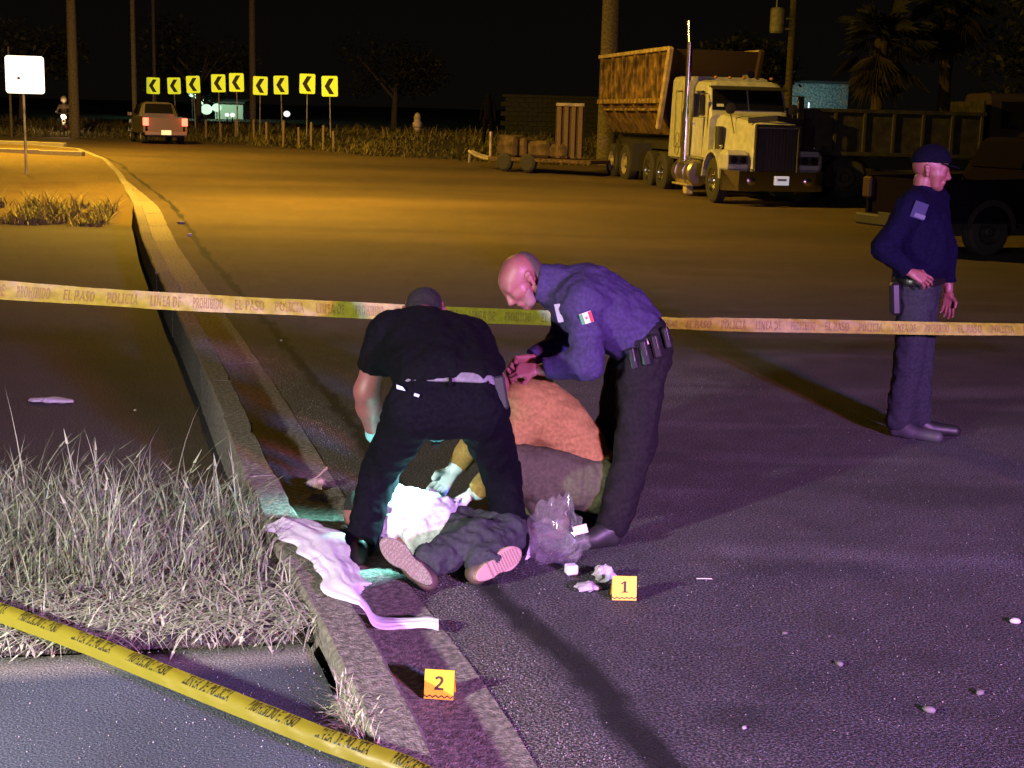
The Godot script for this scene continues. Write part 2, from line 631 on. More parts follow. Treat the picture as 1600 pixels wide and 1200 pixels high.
func road_col(x: float, z: float, u: float) -> Color:
	var n := nz(x, z, 60.0) * 0.5 + nz(x + 50.0, z, 240.0) * 0.5
	var c := Color(0.25, 0.232, 0.262) * (1.0 + 0.5 * n + 0.25 * nz(x * 0.6, z, 24.0) + 0.3 * nz(x, z, 900.0))
	# worn, gravelly edge beside the gutter
	var edge := 1.0 - ss(0.16, 0.36 + 0.1 * nz(x, z, 150.0), u)
	c = c.lerp(Color(0.34, 0.32, 0.29) * (1.0 + 0.45 * n), edge * ss(2.0, -4.0, z) * ss(14.0, 6.0, -z))
	# oil spots and old scuffs
	for q in [[1.3, -5.9, 0.5, 0.22], [2.3, -7.2, 0.8, 0.3], [0.9, -7.9, 0.35, 0.3], [1.9, -4.4, 0.35, 0.16], [3.2, -9.5, 1.0, 0.6], [0.75, -4.3, 0.16, 0.1]]:
		var e := Vector2((x - q[0]) / q[2], (z - q[1]) / q[3]).length() + 0.5 * nz(x, z, 130.0)
		c = c * (1.0 - 0.4 * (1.0 - ss(0.5, 1.0, e)))
	c = c * (1.0 + 0.5 * ss(0.62, 0.8, nz(x * 0.5 + 90.0, z * 3.0, 40.0) + 0.5) * ss(0.6, 1.0, x))
	# dust on the far lot
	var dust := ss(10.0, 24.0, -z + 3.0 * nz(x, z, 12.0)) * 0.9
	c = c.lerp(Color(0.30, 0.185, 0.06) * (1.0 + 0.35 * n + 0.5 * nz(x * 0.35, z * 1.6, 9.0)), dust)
	# darker lanes worn across it
	var lane := absf(nz(x * 0.25, z, 7.0))
	c = c * (1.0 - 0.35 * (1.0 - ss(0.0, 0.2, lane)) * ss(16.0, 24.0, -z))
	# wet black dirt along the seam
	var w := 0.045 + 0.045 * nz(x, z, 110.0) + 0.03 * ss(-7.5, -4.5, z)
	var mid := 0.335 + 0.06 * nz(x + 9.0, z, 45.0) + 0.075 * ss(-5.6, -4.4, z)
	var s := 1.0 - ss(w * 0.55, w * 1.25, absf(u - mid) + 0.045 * nz(x, z, 520.0))
	c = c.lerp(Color(0.005, 0.007, 0.004), s)
	c.a = 1.0
	return c

func pan_w(z: float) -> float: return lerpf(0.33, 0.012, ss(26.0, 37.0, -z))   # the gutter strip narrows away round the far bend

func setting() -> void:
	var m := M.new()
	# the road
	var zs: Array[float] = []
	var z := 8.0
	while z > -66.5:
		zs.append(z)
		z -= 0.09 if z < -3.0 and z > -9.0 else (0.3 if z >= -3.0 else 0.1 + 0.022 * (-z - 9.0))
	var us: Array[float] = []
	var u := 0.0
	while u < 110.0:
		us.append(u)
		u += 0.03 if u < 0.9 else (0.12 if u < 4.0 else 0.15 + 0.05 * (u - 4.0))
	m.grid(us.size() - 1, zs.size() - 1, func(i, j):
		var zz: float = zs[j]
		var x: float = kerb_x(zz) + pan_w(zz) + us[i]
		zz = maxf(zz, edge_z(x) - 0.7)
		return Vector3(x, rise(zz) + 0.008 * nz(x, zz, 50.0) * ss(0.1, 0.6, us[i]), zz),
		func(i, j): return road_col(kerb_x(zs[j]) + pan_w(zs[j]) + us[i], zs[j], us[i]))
	tag(obj("road", m, asphalt_mat("asphalt", 0.55)), "dark asphalt road widening into a dusty truck lot", "road", "", "structure")
	# the ground beyond the road, out to the horizon
	m = M.new()
	m.grid(150, 70, func(i, j):
		var x: float = -110.0 + i * 1.4
		var p: float = -0.5 + (j * 0.25 if j < 24 else 6.0 + pow((j - 24) * 0.22, 2.35))
		var zz := edge_z(x) - p
		if j == 0: return Vector3(x, rise(zz) - 0.05, zz)
		return Vector3(x * (1.0 + p * 0.012), land(x, zz) - 0.03, zz),
		func(i, j):
			var x: float = -110.0 + i * 1.4
			var n := nz(x, j * 3.0, 30.0)
			return Color(0.13, 0.105, 0.05).lerp(Color(0.07, 0.075, 0.03), clampf(0.4 + n, 0, 1)))
	tag(obj("ground", m, asphalt_mat("earth", 1.2)), "rough earth verge rising beyond the far edge of the road", "ground", "", "structure")
	# the lot left of the kerb
	zs.clear()
	z = -5.9
	while z > -55.5:
		zs.append(z)
		z -= 0.12 + 0.012 * (-z - 5.9)
	us.clear()
	u = 0.0
	while u < 60.0:
		us.append(u)
		u += 0.12 if u < 4.0 else 0.15 + 0.06 * (u - 4.0)
	m = M.new()
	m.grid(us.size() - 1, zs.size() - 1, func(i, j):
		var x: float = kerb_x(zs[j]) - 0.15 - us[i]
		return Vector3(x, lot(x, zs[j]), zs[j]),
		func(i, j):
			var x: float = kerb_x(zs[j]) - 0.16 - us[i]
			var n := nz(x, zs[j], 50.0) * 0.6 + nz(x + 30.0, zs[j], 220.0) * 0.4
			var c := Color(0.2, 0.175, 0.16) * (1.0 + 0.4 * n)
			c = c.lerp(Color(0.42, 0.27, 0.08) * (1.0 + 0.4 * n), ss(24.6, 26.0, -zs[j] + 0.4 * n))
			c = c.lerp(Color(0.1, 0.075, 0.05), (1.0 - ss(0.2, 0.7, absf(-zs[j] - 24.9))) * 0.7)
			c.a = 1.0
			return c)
	tag(obj("parking_lot", m, asphalt_mat("lot_asphalt", 0.5)), "lower paved lot left of the kerb, rising to an earth island", "lot", "", "structure")
	# the slab under the near tape
	m = M.new()
	var far_edge := func(x: float) -> float: return -4.86 - 0.205 * (x + 0.63) + 0.012 * nz(x, 3.0, 300.0)
	m.grid(90, 90, func(i, j):
		var zz0: float = lerpf(6.0, -5.0, j / 90.0)
		var x: float = kerb_x(zz0) - 0.17 - pow(i / 90.0, 1.6) * 12.0
		var zz := lerpf(6.0, far_edge.call(x), j / 90.0)
		return Vector3(x, 0.05 + 0.004 * nz(x, zz, 60.0) - (0.09 if j == 90 else 0.0), zz if j < 90 else zz + 0.004),
		func(i, j):
			var n := nz(i * 0.1, j * 0.12, 60.0)
			var c := Color(0.115, 0.14, 0.185) * (1.0 + 0.45 * n)
			if j >= 88: c = Color(0.42, 0.4, 0.36)
			return c)
	tag(obj("pavement_slab", m, asphalt_mat("slab_asphalt", 0.14)), "grey paved slab under the near caution tape", "pavement", "", "structure")
	# planting bed under the dry grass
	m = M.new()
	m.grid(60, 24, func(i, j):
		var x0: float = -0.6 - i * 0.2
		var zz: float = lerpf(far_edge.call(x0) + 0.02, -6.45, j / 24.0)
		var x: float = x0 + kerb_x(zz) + 0.62 - 0.16
		return Vector3(x, 0.075 + 0.03 * nz(x, zz, 120.0) + 0.01 * nz(x, zz, 500.0) - 0.14 * ss(0.75, 1.0, j / 24.0) - (0.06 if j == 0 else 0.0), zz),
		func(i, j): return Color(0.3, 0.24, 0.19) * (1.0 + 0.5 * nz(i, j, 40.0)))
	tag(obj("planting_bed", m, asphalt_mat("bed_earth", 1.4)), "strip of bare earth with dry grass behind the paved slab", "soil", "", "structure")
	# kerb and gutter, laid in lengths
	var kerb := Node3D.new()
	kerb.name = "kerb"
	add_child(kerb)
	tag(kerb, "long concrete kerb curving away to the left", "kerb", "", "structure")
	var gut := Node3D.new()
	gut.name = "gutter"
	add_child(gut)
	tag(gut, "flat concrete gutter strip along the road side of the kerb", "gutter", "", "structure")
	var conc := []
	for k in 4:
		conc.append(mat("kerb_concrete_%d" % k, [0.39, 0.35, 0.42, 0.37][k], [0.35, 0.31, 0.375, 0.33][k], [0.29, 0.26, 0.31, 0.275][k], 0.9, 0.0, {"world": true, "scale": 1.3, "tint": noise_tex("concrete_tint", FastNoiseLite.TYPE_SIMPLEX_SMOOTH, 0.02, 0.42, 1.0, 6, 1024), "bump": noise_tex("concrete_relief", FastNoiseLite.TYPE_SIMPLEX, 0.05, 0.0, 1.0, 5, 1024), "depth": 0.5}))
	var rng := RandomNumberGenerator.new()
	rng.seed = 5
	z = 3.0
	var k := 0
	while z > -47.0:
		var dz := 1.25 + 0.02 * maxf(0.0, -z - 20.0) if z < -1.0 else 1.6
		var z1 := z - dz
		var lift := rng.randf_range(-0.0015, 0.0015)
		var shift := rng.randf_range(-0.006, 0.006)
		sweep("kerb_segment", kerb, conc[k % 4], z - 0.002, z1 + 0.002, [[-0.16, -0.34], [-0.16, 0.105], [-0.145, 0.12], [-0.015, 0.12], [0.0, 0.105], [0.012, -0.05]], lift, shift, 14)
		if k % 2 == 0 and z > -36.0:
			sweep("gutter_slab", gut, conc[(k / 2 + 1) % 4], z - 0.003, z - dz * 2.0 + 0.003, [[0.0, 0.0], [0.16, -0.006], [0.33, 0.006], [0.335, -0.06]], lift * 0.5, 0.0, 10)
		z = z1
		k += 1
	# the island's own kerbs, far left
	for r in [[Vector3(-22, 0, -47.6), Vector3(-15.9, 0, -47.3), Vector3(-14.9, 0, -46.9)], [Vector3(-22, 0, -42.6), Vector3(-14.2, 0, -42.3), Vector3(-12.8, 0, -42.0)]]:
		m = M.new()
		for i in 2:
			var a: Vector3 = r[i]; var b: Vector3 = r[i + 1]
			a.y = lot(a.x, a.z) + 0.05; b.y = lot(b.x, b.z) + 0.05
			m.box((a + b) * 0.5, Vector3(a.distance_to(b), 0.16, 0.18), Basis(Vector3.UP, -atan2(b.z - a.z, b.x - a.x)), 0.02)
		tag(obj("island_kerb", m, conc[2]), "pale kerb edging the sodium-lit island far left", "kerb", "", "structure")
	gravel()
	grass()

func sweep(called: String, parent: Node, mt: Material, za: float, zb: float, prof: Array, lift: float, shift: float, steps: int) -> void:
	var m := M.new()
	var rows := []
	for i in steps + 1:
		var z := lerpf(za, zb, i / float(steps))
		var dx := (kerb_x(z - 0.05) - kerb_x(z + 0.05)) / 0.1
		var side := Vector3(1, 0, dx).normalized()   # square to the kerb, towards the road
		var row := []
		for q in prof:
			var w: float = 0.007 * nz(z * 3.0 + q[0] * 9.0, q[1] * 9.0 + q[0], 60.0) - 0.012 * ss(0.25, 0.5, nz(z * 4.0, q[0] * 30.0, 160.0)) if q[1] > -0.2 else 0.0
			var out_by: float = q[0] * pan_w(z) / 0.33 if q[0] > 0.1 else q[0]
			row.append(Vector3(kerb_x(z), rise(z), z) + side * (out_by + shift + w) + Vector3.UP * (q[1] + lift + w * 0.7))
		rows.append(row)
	for i in steps:
		for t in prof.size() - 1:
			var a: Vector3 = rows[i][t]
			var b: Vector3 = rows[i][t + 1]
			var out := Vector3(-(b.y - a.y), b.x - a.x, 0.0)
			m.quad(a, b, rows[i + 1][t + 1], rows[i + 1][t], out)
	for e in [0, steps]:
		var ctr := Vector3.ZERO
		for p in rows[e]: ctr += p
		ctr /= prof.size()
		for t in prof.size():
			m.tri(ctr, rows[e][t], rows[e][(t + 1) % prof.size()], Vector3(0, 0, 1 if e == 0 else -1))
	obj(called, m, mt, parent)

func stone_mesh(seed_: int) -> ArrayMesh:
	var m := M.new()
	m.ball(Vector3.ZERO, Vector3(1, 0.7, 0.85), 7)
	for i in m.v.size():
		var p := m.v[i]
		m.v[i] = p * (1.0 + 0.35 * grain.get_noise_3d(p.x * 90.0 + seed_ * 37.0, p.y * 90.0, p.z * 90.0))
		m.n[i] = m.v[i].normalized()
	return m.mesh()

func multi(called: String, mesh: Mesh, mt: Material, xf: Array, cols: Array, label: String, category: String) -> void:
	var mm := MultiMesh.new()
	mm.transform_format = MultiMesh.TRANSFORM_3D
	mm.use_colors = true
	mm.mesh = mesh
	mm.instance_count = xf.size()
	for i in xf.size():
		mm.set_instance_transform(i, xf[i])
		mm.set_instance_color(i, cols[i])
	var o := MultiMeshInstance3D.new()
	o.name = numbered(called)
	o.multimesh = mm
	o.material_override = mt
	add_child(o)
	tag(o, label, category, "", "stuff")

func gravel() -> void:
	var rng := RandomNumberGenerator.new()
	rng.seed = 11
	var xf := []
	var cols := []
	while xf.size() < 15000:
		var z := -3.4 - pow(rng.randf(), 1.5) * 8.0
		var u := rng.randf_range(0.02, 4.4) if rng.randf() < 0.72 else rng.randf_range(0.0, 0.4)
		var x := kerb_x(z) + 0.33 + u
		if nz(x, z, 55.0) + rng.randf_range(-0.5, 0.5) < -0.12 or absf(u - 0.38) < 0.11 and rng.randf() < 0.93: continue
		var s := 0.0013 + 0.0022 * pow(rng.randf(), 4.0)
		xf.append(Transform3D(Basis.from_euler(Vector3(rng.randf() * 6, rng.randf() * 6, 0)).scaled(Vector3.ONE * s), Vector3(x, rise(z) + s * 0.5, z)))
		var g := rng.randf_range(0.12, 0.34)
		cols.append(Color(g, g * 0.97, g * 0.92))
	for k in 1300:
		var z := rng.randf_range(-3.2, -4.7)
		var x := kerb_x(z) - 0.2 - pow(rng.randf(), 1.3) * 2.4
		var s := 0.0014 + 0.0022 * pow(rng.randf(), 4.0)
		xf.append(Transform3D(Basis.from_euler(Vector3(rng.randf() * 6, rng.randf() * 6, 0)).scaled(Vector3.ONE * s), Vector3(x, 0.052 + s * 0.4, z)))
		var g := rng.randf_range(0.12, 0.4)
		cols.append(Color(g, g, g * 0.96))
	multi("gravel", stone_mesh(1), mat("gravel_stone", 1, 1, 1, 0.7, 0.0, {"vc": true}), xf, cols, "fine pale grit scattered over the road and slab", "gravel")

func blade(bend: float, w: float, head := false) -> ArrayMesh:
	var m := M.new()
	var p := []
	for i in 6:
		var t := i / 5.0
		p.append(Vector3(0, t * (1.0 - 0.25 * bend * t), bend * t * t))
	for i in 5:
		var a: float = w * (1.0 - pow(i / 5.0, 1.5))
		var b: float = w * (1.0 - pow((i + 1) / 5.0, 1.5))
		if head and i == 4: a = w * 1.7
		m.quad(p[i] - Vector3(a, 0, 0), p[i] + Vector3(a, 0, 0), p[i + 1] + Vector3(b, 0, 0), p[i + 1] - Vector3(b, 0, 0), Vector3(0, 0.3, 1))
	return m.mesh()

func grass() -> void:
	var rng := RandomNumberGenerator.new()
	rng.seed = 21
	var dry := mat("dry_grass", 1, 1, 1, 0.8, 0.0, {"vc": true, "back": Color(0.25, 0.25, 0.22)})
	var kinds := [[], [], []]
	var cols := [[], [], []]
	var put := func(p: Vector3, h: float, lean: float, c: Color, w: float, turn := -9.0) -> void:
		var k: int = rng.randi() % 3
		var b := Basis(Vector3.UP, rng.randf() * TAU if turn < -8.0 else turn) * Basis(Vector3.RIGHT, lean)
		kinds[k].append(Transform3D(b * Basis.from_scale(Vector3(w, h, h)), p))
		cols[k].append(c)
	for i in 10000:
		var x0 := -0.63 - pow(rng.randf(), 0.85) * 3.2
		var t := rng.randf()
		var front := -4.86 - 0.205 * (x0 + 0.63)
		var z := lerpf(front - 0.03 + 0.07 * nz(x0, 5.0, 160.0) - 0.05 * rng.randf(), -6.3, t)
		var x := x0 + kerb_x(z) + 0.62 - 0.17
		if x > kerb_x(z) - 0.17: continue
		var clump := nz(x, z, 110.0) + 0.6 * nz(x + 40.0, z, 260.0)
		var h := (0.17 + 0.17 * t + 0.18 * clump) * rng.randf_range(0.6, 1.15)
		if rng.randf() < 0.022: h *= 1.75
		if t < 0.18: h *= 0.55
		h = clampf(h, 0.06, 0.66)
		var c := Color(0.42, 0.46, 0.31).lerp(Color(0.22, 0.28, 0.13), clampf(0.35 - 1.2 * nz(x + 7.0, z, 140.0) + rng.randf_range(-0.3, 0.3), 0, 1))
		c = c.lerp(Color(0.43, 0.45, 0.3), ss(0.3, 0.0, t) * 0.8) * rng.randf_range(0.3, 0.92)
		c.a = 1.0
		put.call(Vector3(x, 0.06, z), h, rng.randf_range(0.05, 0.5) + (0.5 if t < 0.2 and rng.randf() < 0.6 else 0.0), c, rng.randf_range(0.75, 1.2), rng.randf_range(-0.3, 2.3) if rng.randf() < 0.6 else -9.0)
	for i in 3600:   # straw lying along the front edge
		var x := -0.62 - rng.randf() * 2.4
		var z := -4.88 - 0.205 * (x + 0.63) - pow(rng.randf(), 1.5) * 0.55 + 0.1 * maxf(0.0, nz(x, 2.0, 200.0)) + 0.06 * rng.randf()
		if x > kerb_x(z) - 0.12: continue
		put.call(Vector3(x, 0.075 + rng.randf() * 0.03, z), rng.randf_range(0.08, 0.2), rng.randf_range(1.05, 1.5), Color(0.42, 0.44, 0.3) * rng.randf_range(0.5, 1.1), rng.randf_range(0.6, 1.3))
	for i in 950:    # the tuft at the kerb, nearer
		var a := rng.randf() * TAU
		var r := pow(rng.randf(), 0.7)
		var z := -4.0 + sin(a) * r * 0.27
		var x := kerb_x(z) - 0.15 + cos(a) * r * 0.05 - 0.03 * rng.randf()
		put.call(Vector3(x, 0.05, z), rng.randf_range(0.04, 0.13), rng.randf_range(0.1, 1.2), Color(0.46, 0.46, 0.31) * rng.randf_range(0.6, 1.1), 0.7)
	for k in 3:
		multi("dry_grass", blade([0.25, 0.6, 0.45][k], [0.0032, 0.003, 0.0036][k], k == 2), dry, kinds[k], cols[k], ["straight dry grass blades growing behind the paved slab", "arching dry grass blades growing behind the paved slab", "seeding dry grass stalks growing behind the paved slab"][k], "grass")
	# green tufts on the island edge
	var xf := []
	var cc := []
	for i in 3800:
		var x := rng.randf_range(-13.5, -7.35)
		var z := -25.6 + rng.randf_range(-0.45, 0.55)
		if nz(x, z, 60.0) < -0.28: continue
		var h := rng.randf_range(0.25, 0.62) * (0.75 + 0.5 * nz(x, 0.0, 90.0))
		xf.append(Transform3D(Basis(Vector3.UP, rng.randf() * TAU) * Basis(Vector3.RIGHT, rng.randf_range(0, 0.6)) * Basis.from_scale(Vector3(3.2, h, h)), Vector3(x, lot(x, z) - 0.02, z)))
		cc.append(Color(0.1, 0.12, 0.035).lerp(Color(0.26, 0.21, 0.08), rng.randf()))
	multi("island_grass", blade(0.5, 0.004), dry, xf, cc, "green grass tufts along the edge of the island", "grass")
	# rough grass on the verge beyond the road
	xf = []
	cc = []
	for i in 26000:
		var x := rng.randf_range(-34.0, 5.0)
		var p := pow(rng.randf(), 1.3) * 16.0 + 0.15
		var z := edge_z(x) - p
		var cl := nz(x, z, 22.0)
		if cl + rng.randf_range(-0.4, 0.4) < -0.25: continue
		var h := rng.randf_range(0.18, 0.5) * (1.0 + 0.9 * cl)
		xf.append(Transform3D(Basis(Vector3.UP, rng.randf() * TAU) * Basis(Vector3.RIGHT, rng.randf_range(0, 0.8)) * Basis.from_scale(Vector3(7.0, h, h)), Vector3(x * (1.0 + p * 0.012), land(x, z) - 0.05, z)))
		cc.append(Color(0.13, 0.105, 0.035).lerp(Color(0.06, 0.06, 0.018), rng.randf()) * (1.0 + cl))
	multi("verge_grass", blade(0.6, 0.004), dry, xf, cc, "tall rough grass on the verge beyond the road", "grass")

# ---------- signs, posts and poles ----------
func round_rect(m: M, w: float, h: float, r: float, th: float, at := Vector3.ZERO) -> void:   # a plate facing +z
	var p := []
	for cnr in [[1, 1, 0.0], [-1, 1, PI / 2], [-1, -1, PI], [1, -1, PI * 1.5]]:
		for k in 6:
			var a: float = cnr[2] + PI / 2 * k / 5.0
			p.append(Vector3(cnr[0] * (w / 2 - r) + cos(a) * r, cnr[1] * (h / 2 - r) + sin(a) * r, 0))
	for i in p.size():
		var a: Vector3 = at + p[i]
		var b: Vector3 = at + p[(i + 1) % p.size()]
		var z := Vector3(0, 0, th / 2)
		m.tri(at + z, a + z, b + z, Vector3.BACK)
		m.tri(at - z, a - z, b - z, Vector3.FORWARD)
		m.quad(a - z, b - z, b + z, a + z, (a + b) * 0.5 - at)

func street() -> void:
	var post := metal_paint("galvanised_steel", 0.3, 0.3, 0.29, 0.5)
	var glow := mat("sign_yellow_emissive", 0.62, 0.66, 0.03, 0.5, 0.0, {"emit": 1.0, "ecol": Color(0.72, 0.75, 0.08)})  # emission stands in for the light these plates would throw back
	var black := mat("sign_black", 0.012, 0.011, 0.006, 0.6)
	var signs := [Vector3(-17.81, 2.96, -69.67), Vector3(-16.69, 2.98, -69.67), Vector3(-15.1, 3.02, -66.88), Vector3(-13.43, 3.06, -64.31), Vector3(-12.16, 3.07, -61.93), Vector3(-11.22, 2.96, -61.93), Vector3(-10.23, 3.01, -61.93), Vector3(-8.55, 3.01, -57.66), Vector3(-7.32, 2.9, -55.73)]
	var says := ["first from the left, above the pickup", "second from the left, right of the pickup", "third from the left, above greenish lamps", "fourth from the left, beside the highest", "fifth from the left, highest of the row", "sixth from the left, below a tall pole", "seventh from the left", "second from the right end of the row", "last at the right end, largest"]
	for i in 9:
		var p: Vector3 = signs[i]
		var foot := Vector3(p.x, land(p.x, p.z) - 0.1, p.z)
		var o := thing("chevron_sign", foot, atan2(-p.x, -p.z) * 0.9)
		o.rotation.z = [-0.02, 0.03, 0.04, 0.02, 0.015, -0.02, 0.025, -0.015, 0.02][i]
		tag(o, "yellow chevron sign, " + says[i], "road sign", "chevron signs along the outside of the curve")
		var y := p.y - foot.y
		var m := M.new()
		m.cyl(Vector3.ZERO, Vector3(0, y + 0.2, 0), 0.028, 0.028, 8)
		obj("post", m, post, o)
		m = M.new()
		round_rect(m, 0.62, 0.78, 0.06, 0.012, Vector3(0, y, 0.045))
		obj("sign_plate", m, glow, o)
		m = M.new()
		var z := y * Vector3.UP + Vector3(0, 0, 0.054)
		for s in [1.0, -1.0]:
			var a := z + Vector3(0.17, s * 0.3, 0); var b := z + Vector3(-0.02, s * 0.3, 0)
			var c := z + Vector3(-0.2, 0, 0); var d := z + Vector3(-0.01, 0, 0)
			m.quad(a, b, c, d, Vector3.BACK)
		obj("chevron", m, black, o)
	# the white sign on the island
	var o := thing("white_sign", Vector3(-11.58, lot(-11.58, -33.5), -33.5), 0.3)
	tag(o, "blank white square sign on a thin post on the island, its glare put in as emission", "road sign")
	var m := M.new()
	m.cyl(Vector3.ZERO, Vector3(0, 2.6, 0), 0.03, 0.03, 8)
	obj("post", m, metal_paint("galvanised_steel", 0, 0, 0), o)
	m = M.new()
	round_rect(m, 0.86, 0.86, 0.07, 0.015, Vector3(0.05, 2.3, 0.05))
	obj("sign_plate", m, mat("sign_white_emissive", 0.85, 0.88, 0.85, 0.5, 0.0, {"emit": 1.1, "ecol": Color(0.96, 1.0, 0.97)}), o)  # plate glows by itself, replacing retroreflected glare
	m = M.new()
	m.cyl(Vector3(-0.09, 2.22, 0.058), Vector3(-0.09, 2.22, 0.066), 0.035, 0.035, 12)
	obj("bolt", m, mat("bolt_grey", 0.05, 0.06, 0.06, 0.6), o)
	# short wooden stakes in front of the signs
	var wood := mat("stake_wood", 0.28, 0.21, 0.12, 0.9, 0.0, {"tint": noise_tex("wood", FastNoiseLite.TYPE_SIMPLEX, 0.03, 0.55, 1.0, 4), "scale": 2.0})
	var st := [[-13.6, -62.2, 0.86], [-12.75, -61.2, 0.8], [-11.99, -60.6, 0.95], [-10.87, -58.7, 0.98], [-9.98, -56.6, 0.92], [-9.05, -55.0, 1.0], [-8.35, -54.3, 0.78], [-7.75, -53.4, 0.95], [-7.05, -51.6, 0.9], [-6.6, -51.0, 0.7]]
	var where := ["nearest to the pickup", "second from the pickup", "third from the pickup", "fourth from the pickup", "fifth from the pickup", "sixth from the pickup", "seventh from the pickup", "eighth from the pickup", "ninth from the pickup", "last and shortest, beside the last sign"]
	for i in st.size():
		m = M.new()
		var h: float = st[i][2]
		m.box(Vector3(0, h / 2 - 0.1, 0), Vector3(0.085, h + 0.2, 0.07), Basis(Vector3.BACK, 0.03 * sin(i * 2.3)), 0.012)
		var s := obj("wooden_stake", m, wood)
		s.position = Vector3(st[i][0], land(st[i][0], st[i][1]), st[i][1])
		tag(s, "short pale wooden stake at the road edge, " + where[i], "stake", "wooden stakes below the chevron signs")
	# tall poles
	var pole_mat := mat("pole_concrete", 0.2, 0.165, 0.11, 0.9, 0.0, {"tint": noise_tex("concrete_tint", FastNoiseLite.TYPE_SIMPLEX_SMOOTH, 0.02, 0.42, 1.0, 6, 1024), "scale": 0.5})
	for q in [["power_pole", -19.26, -62.0, 0.21, 12.0, "thick concrete pole behind the motorcycle"], ["power_pole", -17.7, -66.0, 0.11, 13.0, "slim pole rising behind the pickup cab"], ["power_pole", -19.05, -75.0, 0.09, 14.0, "thinnest pole, just left of the first chevron sign"], ["power_pole", -13.37, -72.0, 0.16, 15.0, "tall pale pole rising behind the sixth chevron sign"], ["power_pole", 2.83, -46.0, 0.29, 14.0, "massive concrete pole behind the rusty dump trailer"], ["power_pole", 9.34, -50.0, 0.13, 13.0, "pole with a transformer behind the white truck cab"], ["power_pole", -21.3, -60.0, 0.05, 3.9, "short thin pole behind the white sign"]]:
		o = thing(q[0], Vector3(q[1], land(q[1], q[2]) - 0.2, q[2]))
		tag(o, q[5], "pole")
		m = M.new()
		m.cyl(Vector3.ZERO, Vector3(0, q[4], 0), q[3] * 1.08, q[3] * 0.8, 14)
		obj("pole_shaft", m, pole_mat, o)
		if q[4] < 5.0: continue
		m = M.new()
		m.box(Vector3(0, q[4] - 0.5, 0), Vector3(1.8, 0.1, 0.1), Basis(), 0.01)
		for x in [-0.8, 0.0, 0.8]:
			m.cyl(Vector3(x, q[4] - 0.45, 0), Vector3(x, q[4] - 0.2, 0), 0.05, 0.03, 8)
		obj("crossarm", m, wood, o)
		if q[1] == 9.34:
			m = M.new()
			m.lathe(Vector3(-0.55, 4.65, 0.1), Vector3.UP, [[0, 0.0], [0, 0.22], [0.06, 0.25], [0.78, 0.25], [0.84, 0.22], [0.88, 0.0]], 18)
			m.cyl(Vector3(-0.6, 5.4, 0.1), Vector3(-0.6, 6.0, 0.1), 0.035, 0.02, 8)
			obj("transformer", m, metal_paint("transformer_grey", 0.42, 0.4, 0.33, 0.6), o)
			m = M.new()
			m.box(Vector3(-0.2, 5.15, 0.1), Vector3(0.3, 0.06, 0.06))
			obj("bracket", m, post, o)
			m = M.new()
			m.box(Vector3(-0.2, 4.8, 0.1), Vector3(0.3, 0.06, 0.06))
			obj("bracket", m, post, o)
	# a power line between the tall poles
	for w in [[Vector3(-19.3, 12.0, -62), Vector3(2.8, 13.9, -46)], [Vector3(-17.7, 13.0, -66), Vector3(9.3, 12.9, -50)]]:
		m = M.new()
		var p := []
		for i in 17:
			var t := i / 16.0
			p.append(w[0].lerp(w[1], t) - Vector3(0, 6.5 * 4.0 * t * (1.0 - t) * 0.4, 0))
		m.tube(p, 0.012, 5)
		tag(obj("power_line", m, mat("cable_black", 0.015, 0.015, 0.015, 0.6)), "dark cable strung from the pole behind the %s" % ("motorcycle" if w[0].x < -19 else "pickup"), "cable")

# ---------- what stands far behind ----------
func leafy(m: M, at: Vector3, r: Vector3, count: int, size: float, rng: RandomNumberGenerator) -> void:
	for i in count:
		var d := Vector3(rng.randfn(), rng.randfn(), rng.randfn()).normalized() * pow(rng.randf(), 0.45)
		var p := at + d * r
		if grain.get_noise_3d(p.x * 45.0, p.y * 45.0, p.z * 45.0) < -0.12: continue
		var b := Basis.from_euler(Vector3(rng.randf() * 6.0, rng.randf() * 6.0, rng.randf() * 6.0))
		var s := size * rng.randf_range(0.6, 1.3)
		m.col = Color(1, 1, 1) * rng.randf_range(0.6, 1.2)
		m.quad(p + b * Vector3(-s, 0, 0), p + b * Vector3(0, s * 0.5, 0), p + b * Vector3(s, 0, 0), p + b * Vector3(0, -s * 0.5, 0), Vector3.UP)
	m.col = Color.WHITE

func tree(called: String, at: Vector3, h: float, r: float, seed_: int, label: String) -> void:
	var rng := RandomNumberGenerator.new()
	rng.seed = seed_
	var o := thing(called, at)
	tag(o, label, "tree", "dark trees behind the truck lot")
	var m := M.new()
	m.cyl(Vector3(0, -0.3, 0), Vector3(0.1, h * 0.45, 0), 0.2, 0.13, 10)
	for k in 6:
		var a := k * 1.1 + rng.randf()
		m.cyl(Vector3(0.1, h * rng.randf_range(0.28, 0.45), 0), Vector3(cos(a) * r * 0.7, h * rng.randf_range(0.55, 0.9), sin(a) * r * 0.7), 0.09, 0.03, 6)
	obj("trunk", m, mat("bark", 0.09, 0.07, 0.05, 0.95), o)
	m = M.new()
	for k in 9:
		var a := rng.randf() * TAU
		leafy(m, Vector3(cos(a) * r * 0.6, h * rng.randf_range(0.5, 0.92), sin(a) * r * 0.6), Vector3(r * 0.55, r * 0.4, r * 0.55), 420, 0.14, rng)
	obj("crown", m, mat("leaf_dark", 0.02, 0.024, 0.007, 0.7, 0.0, {"vc": true, "back": Color(0.08, 0.08, 0.03)}), o)

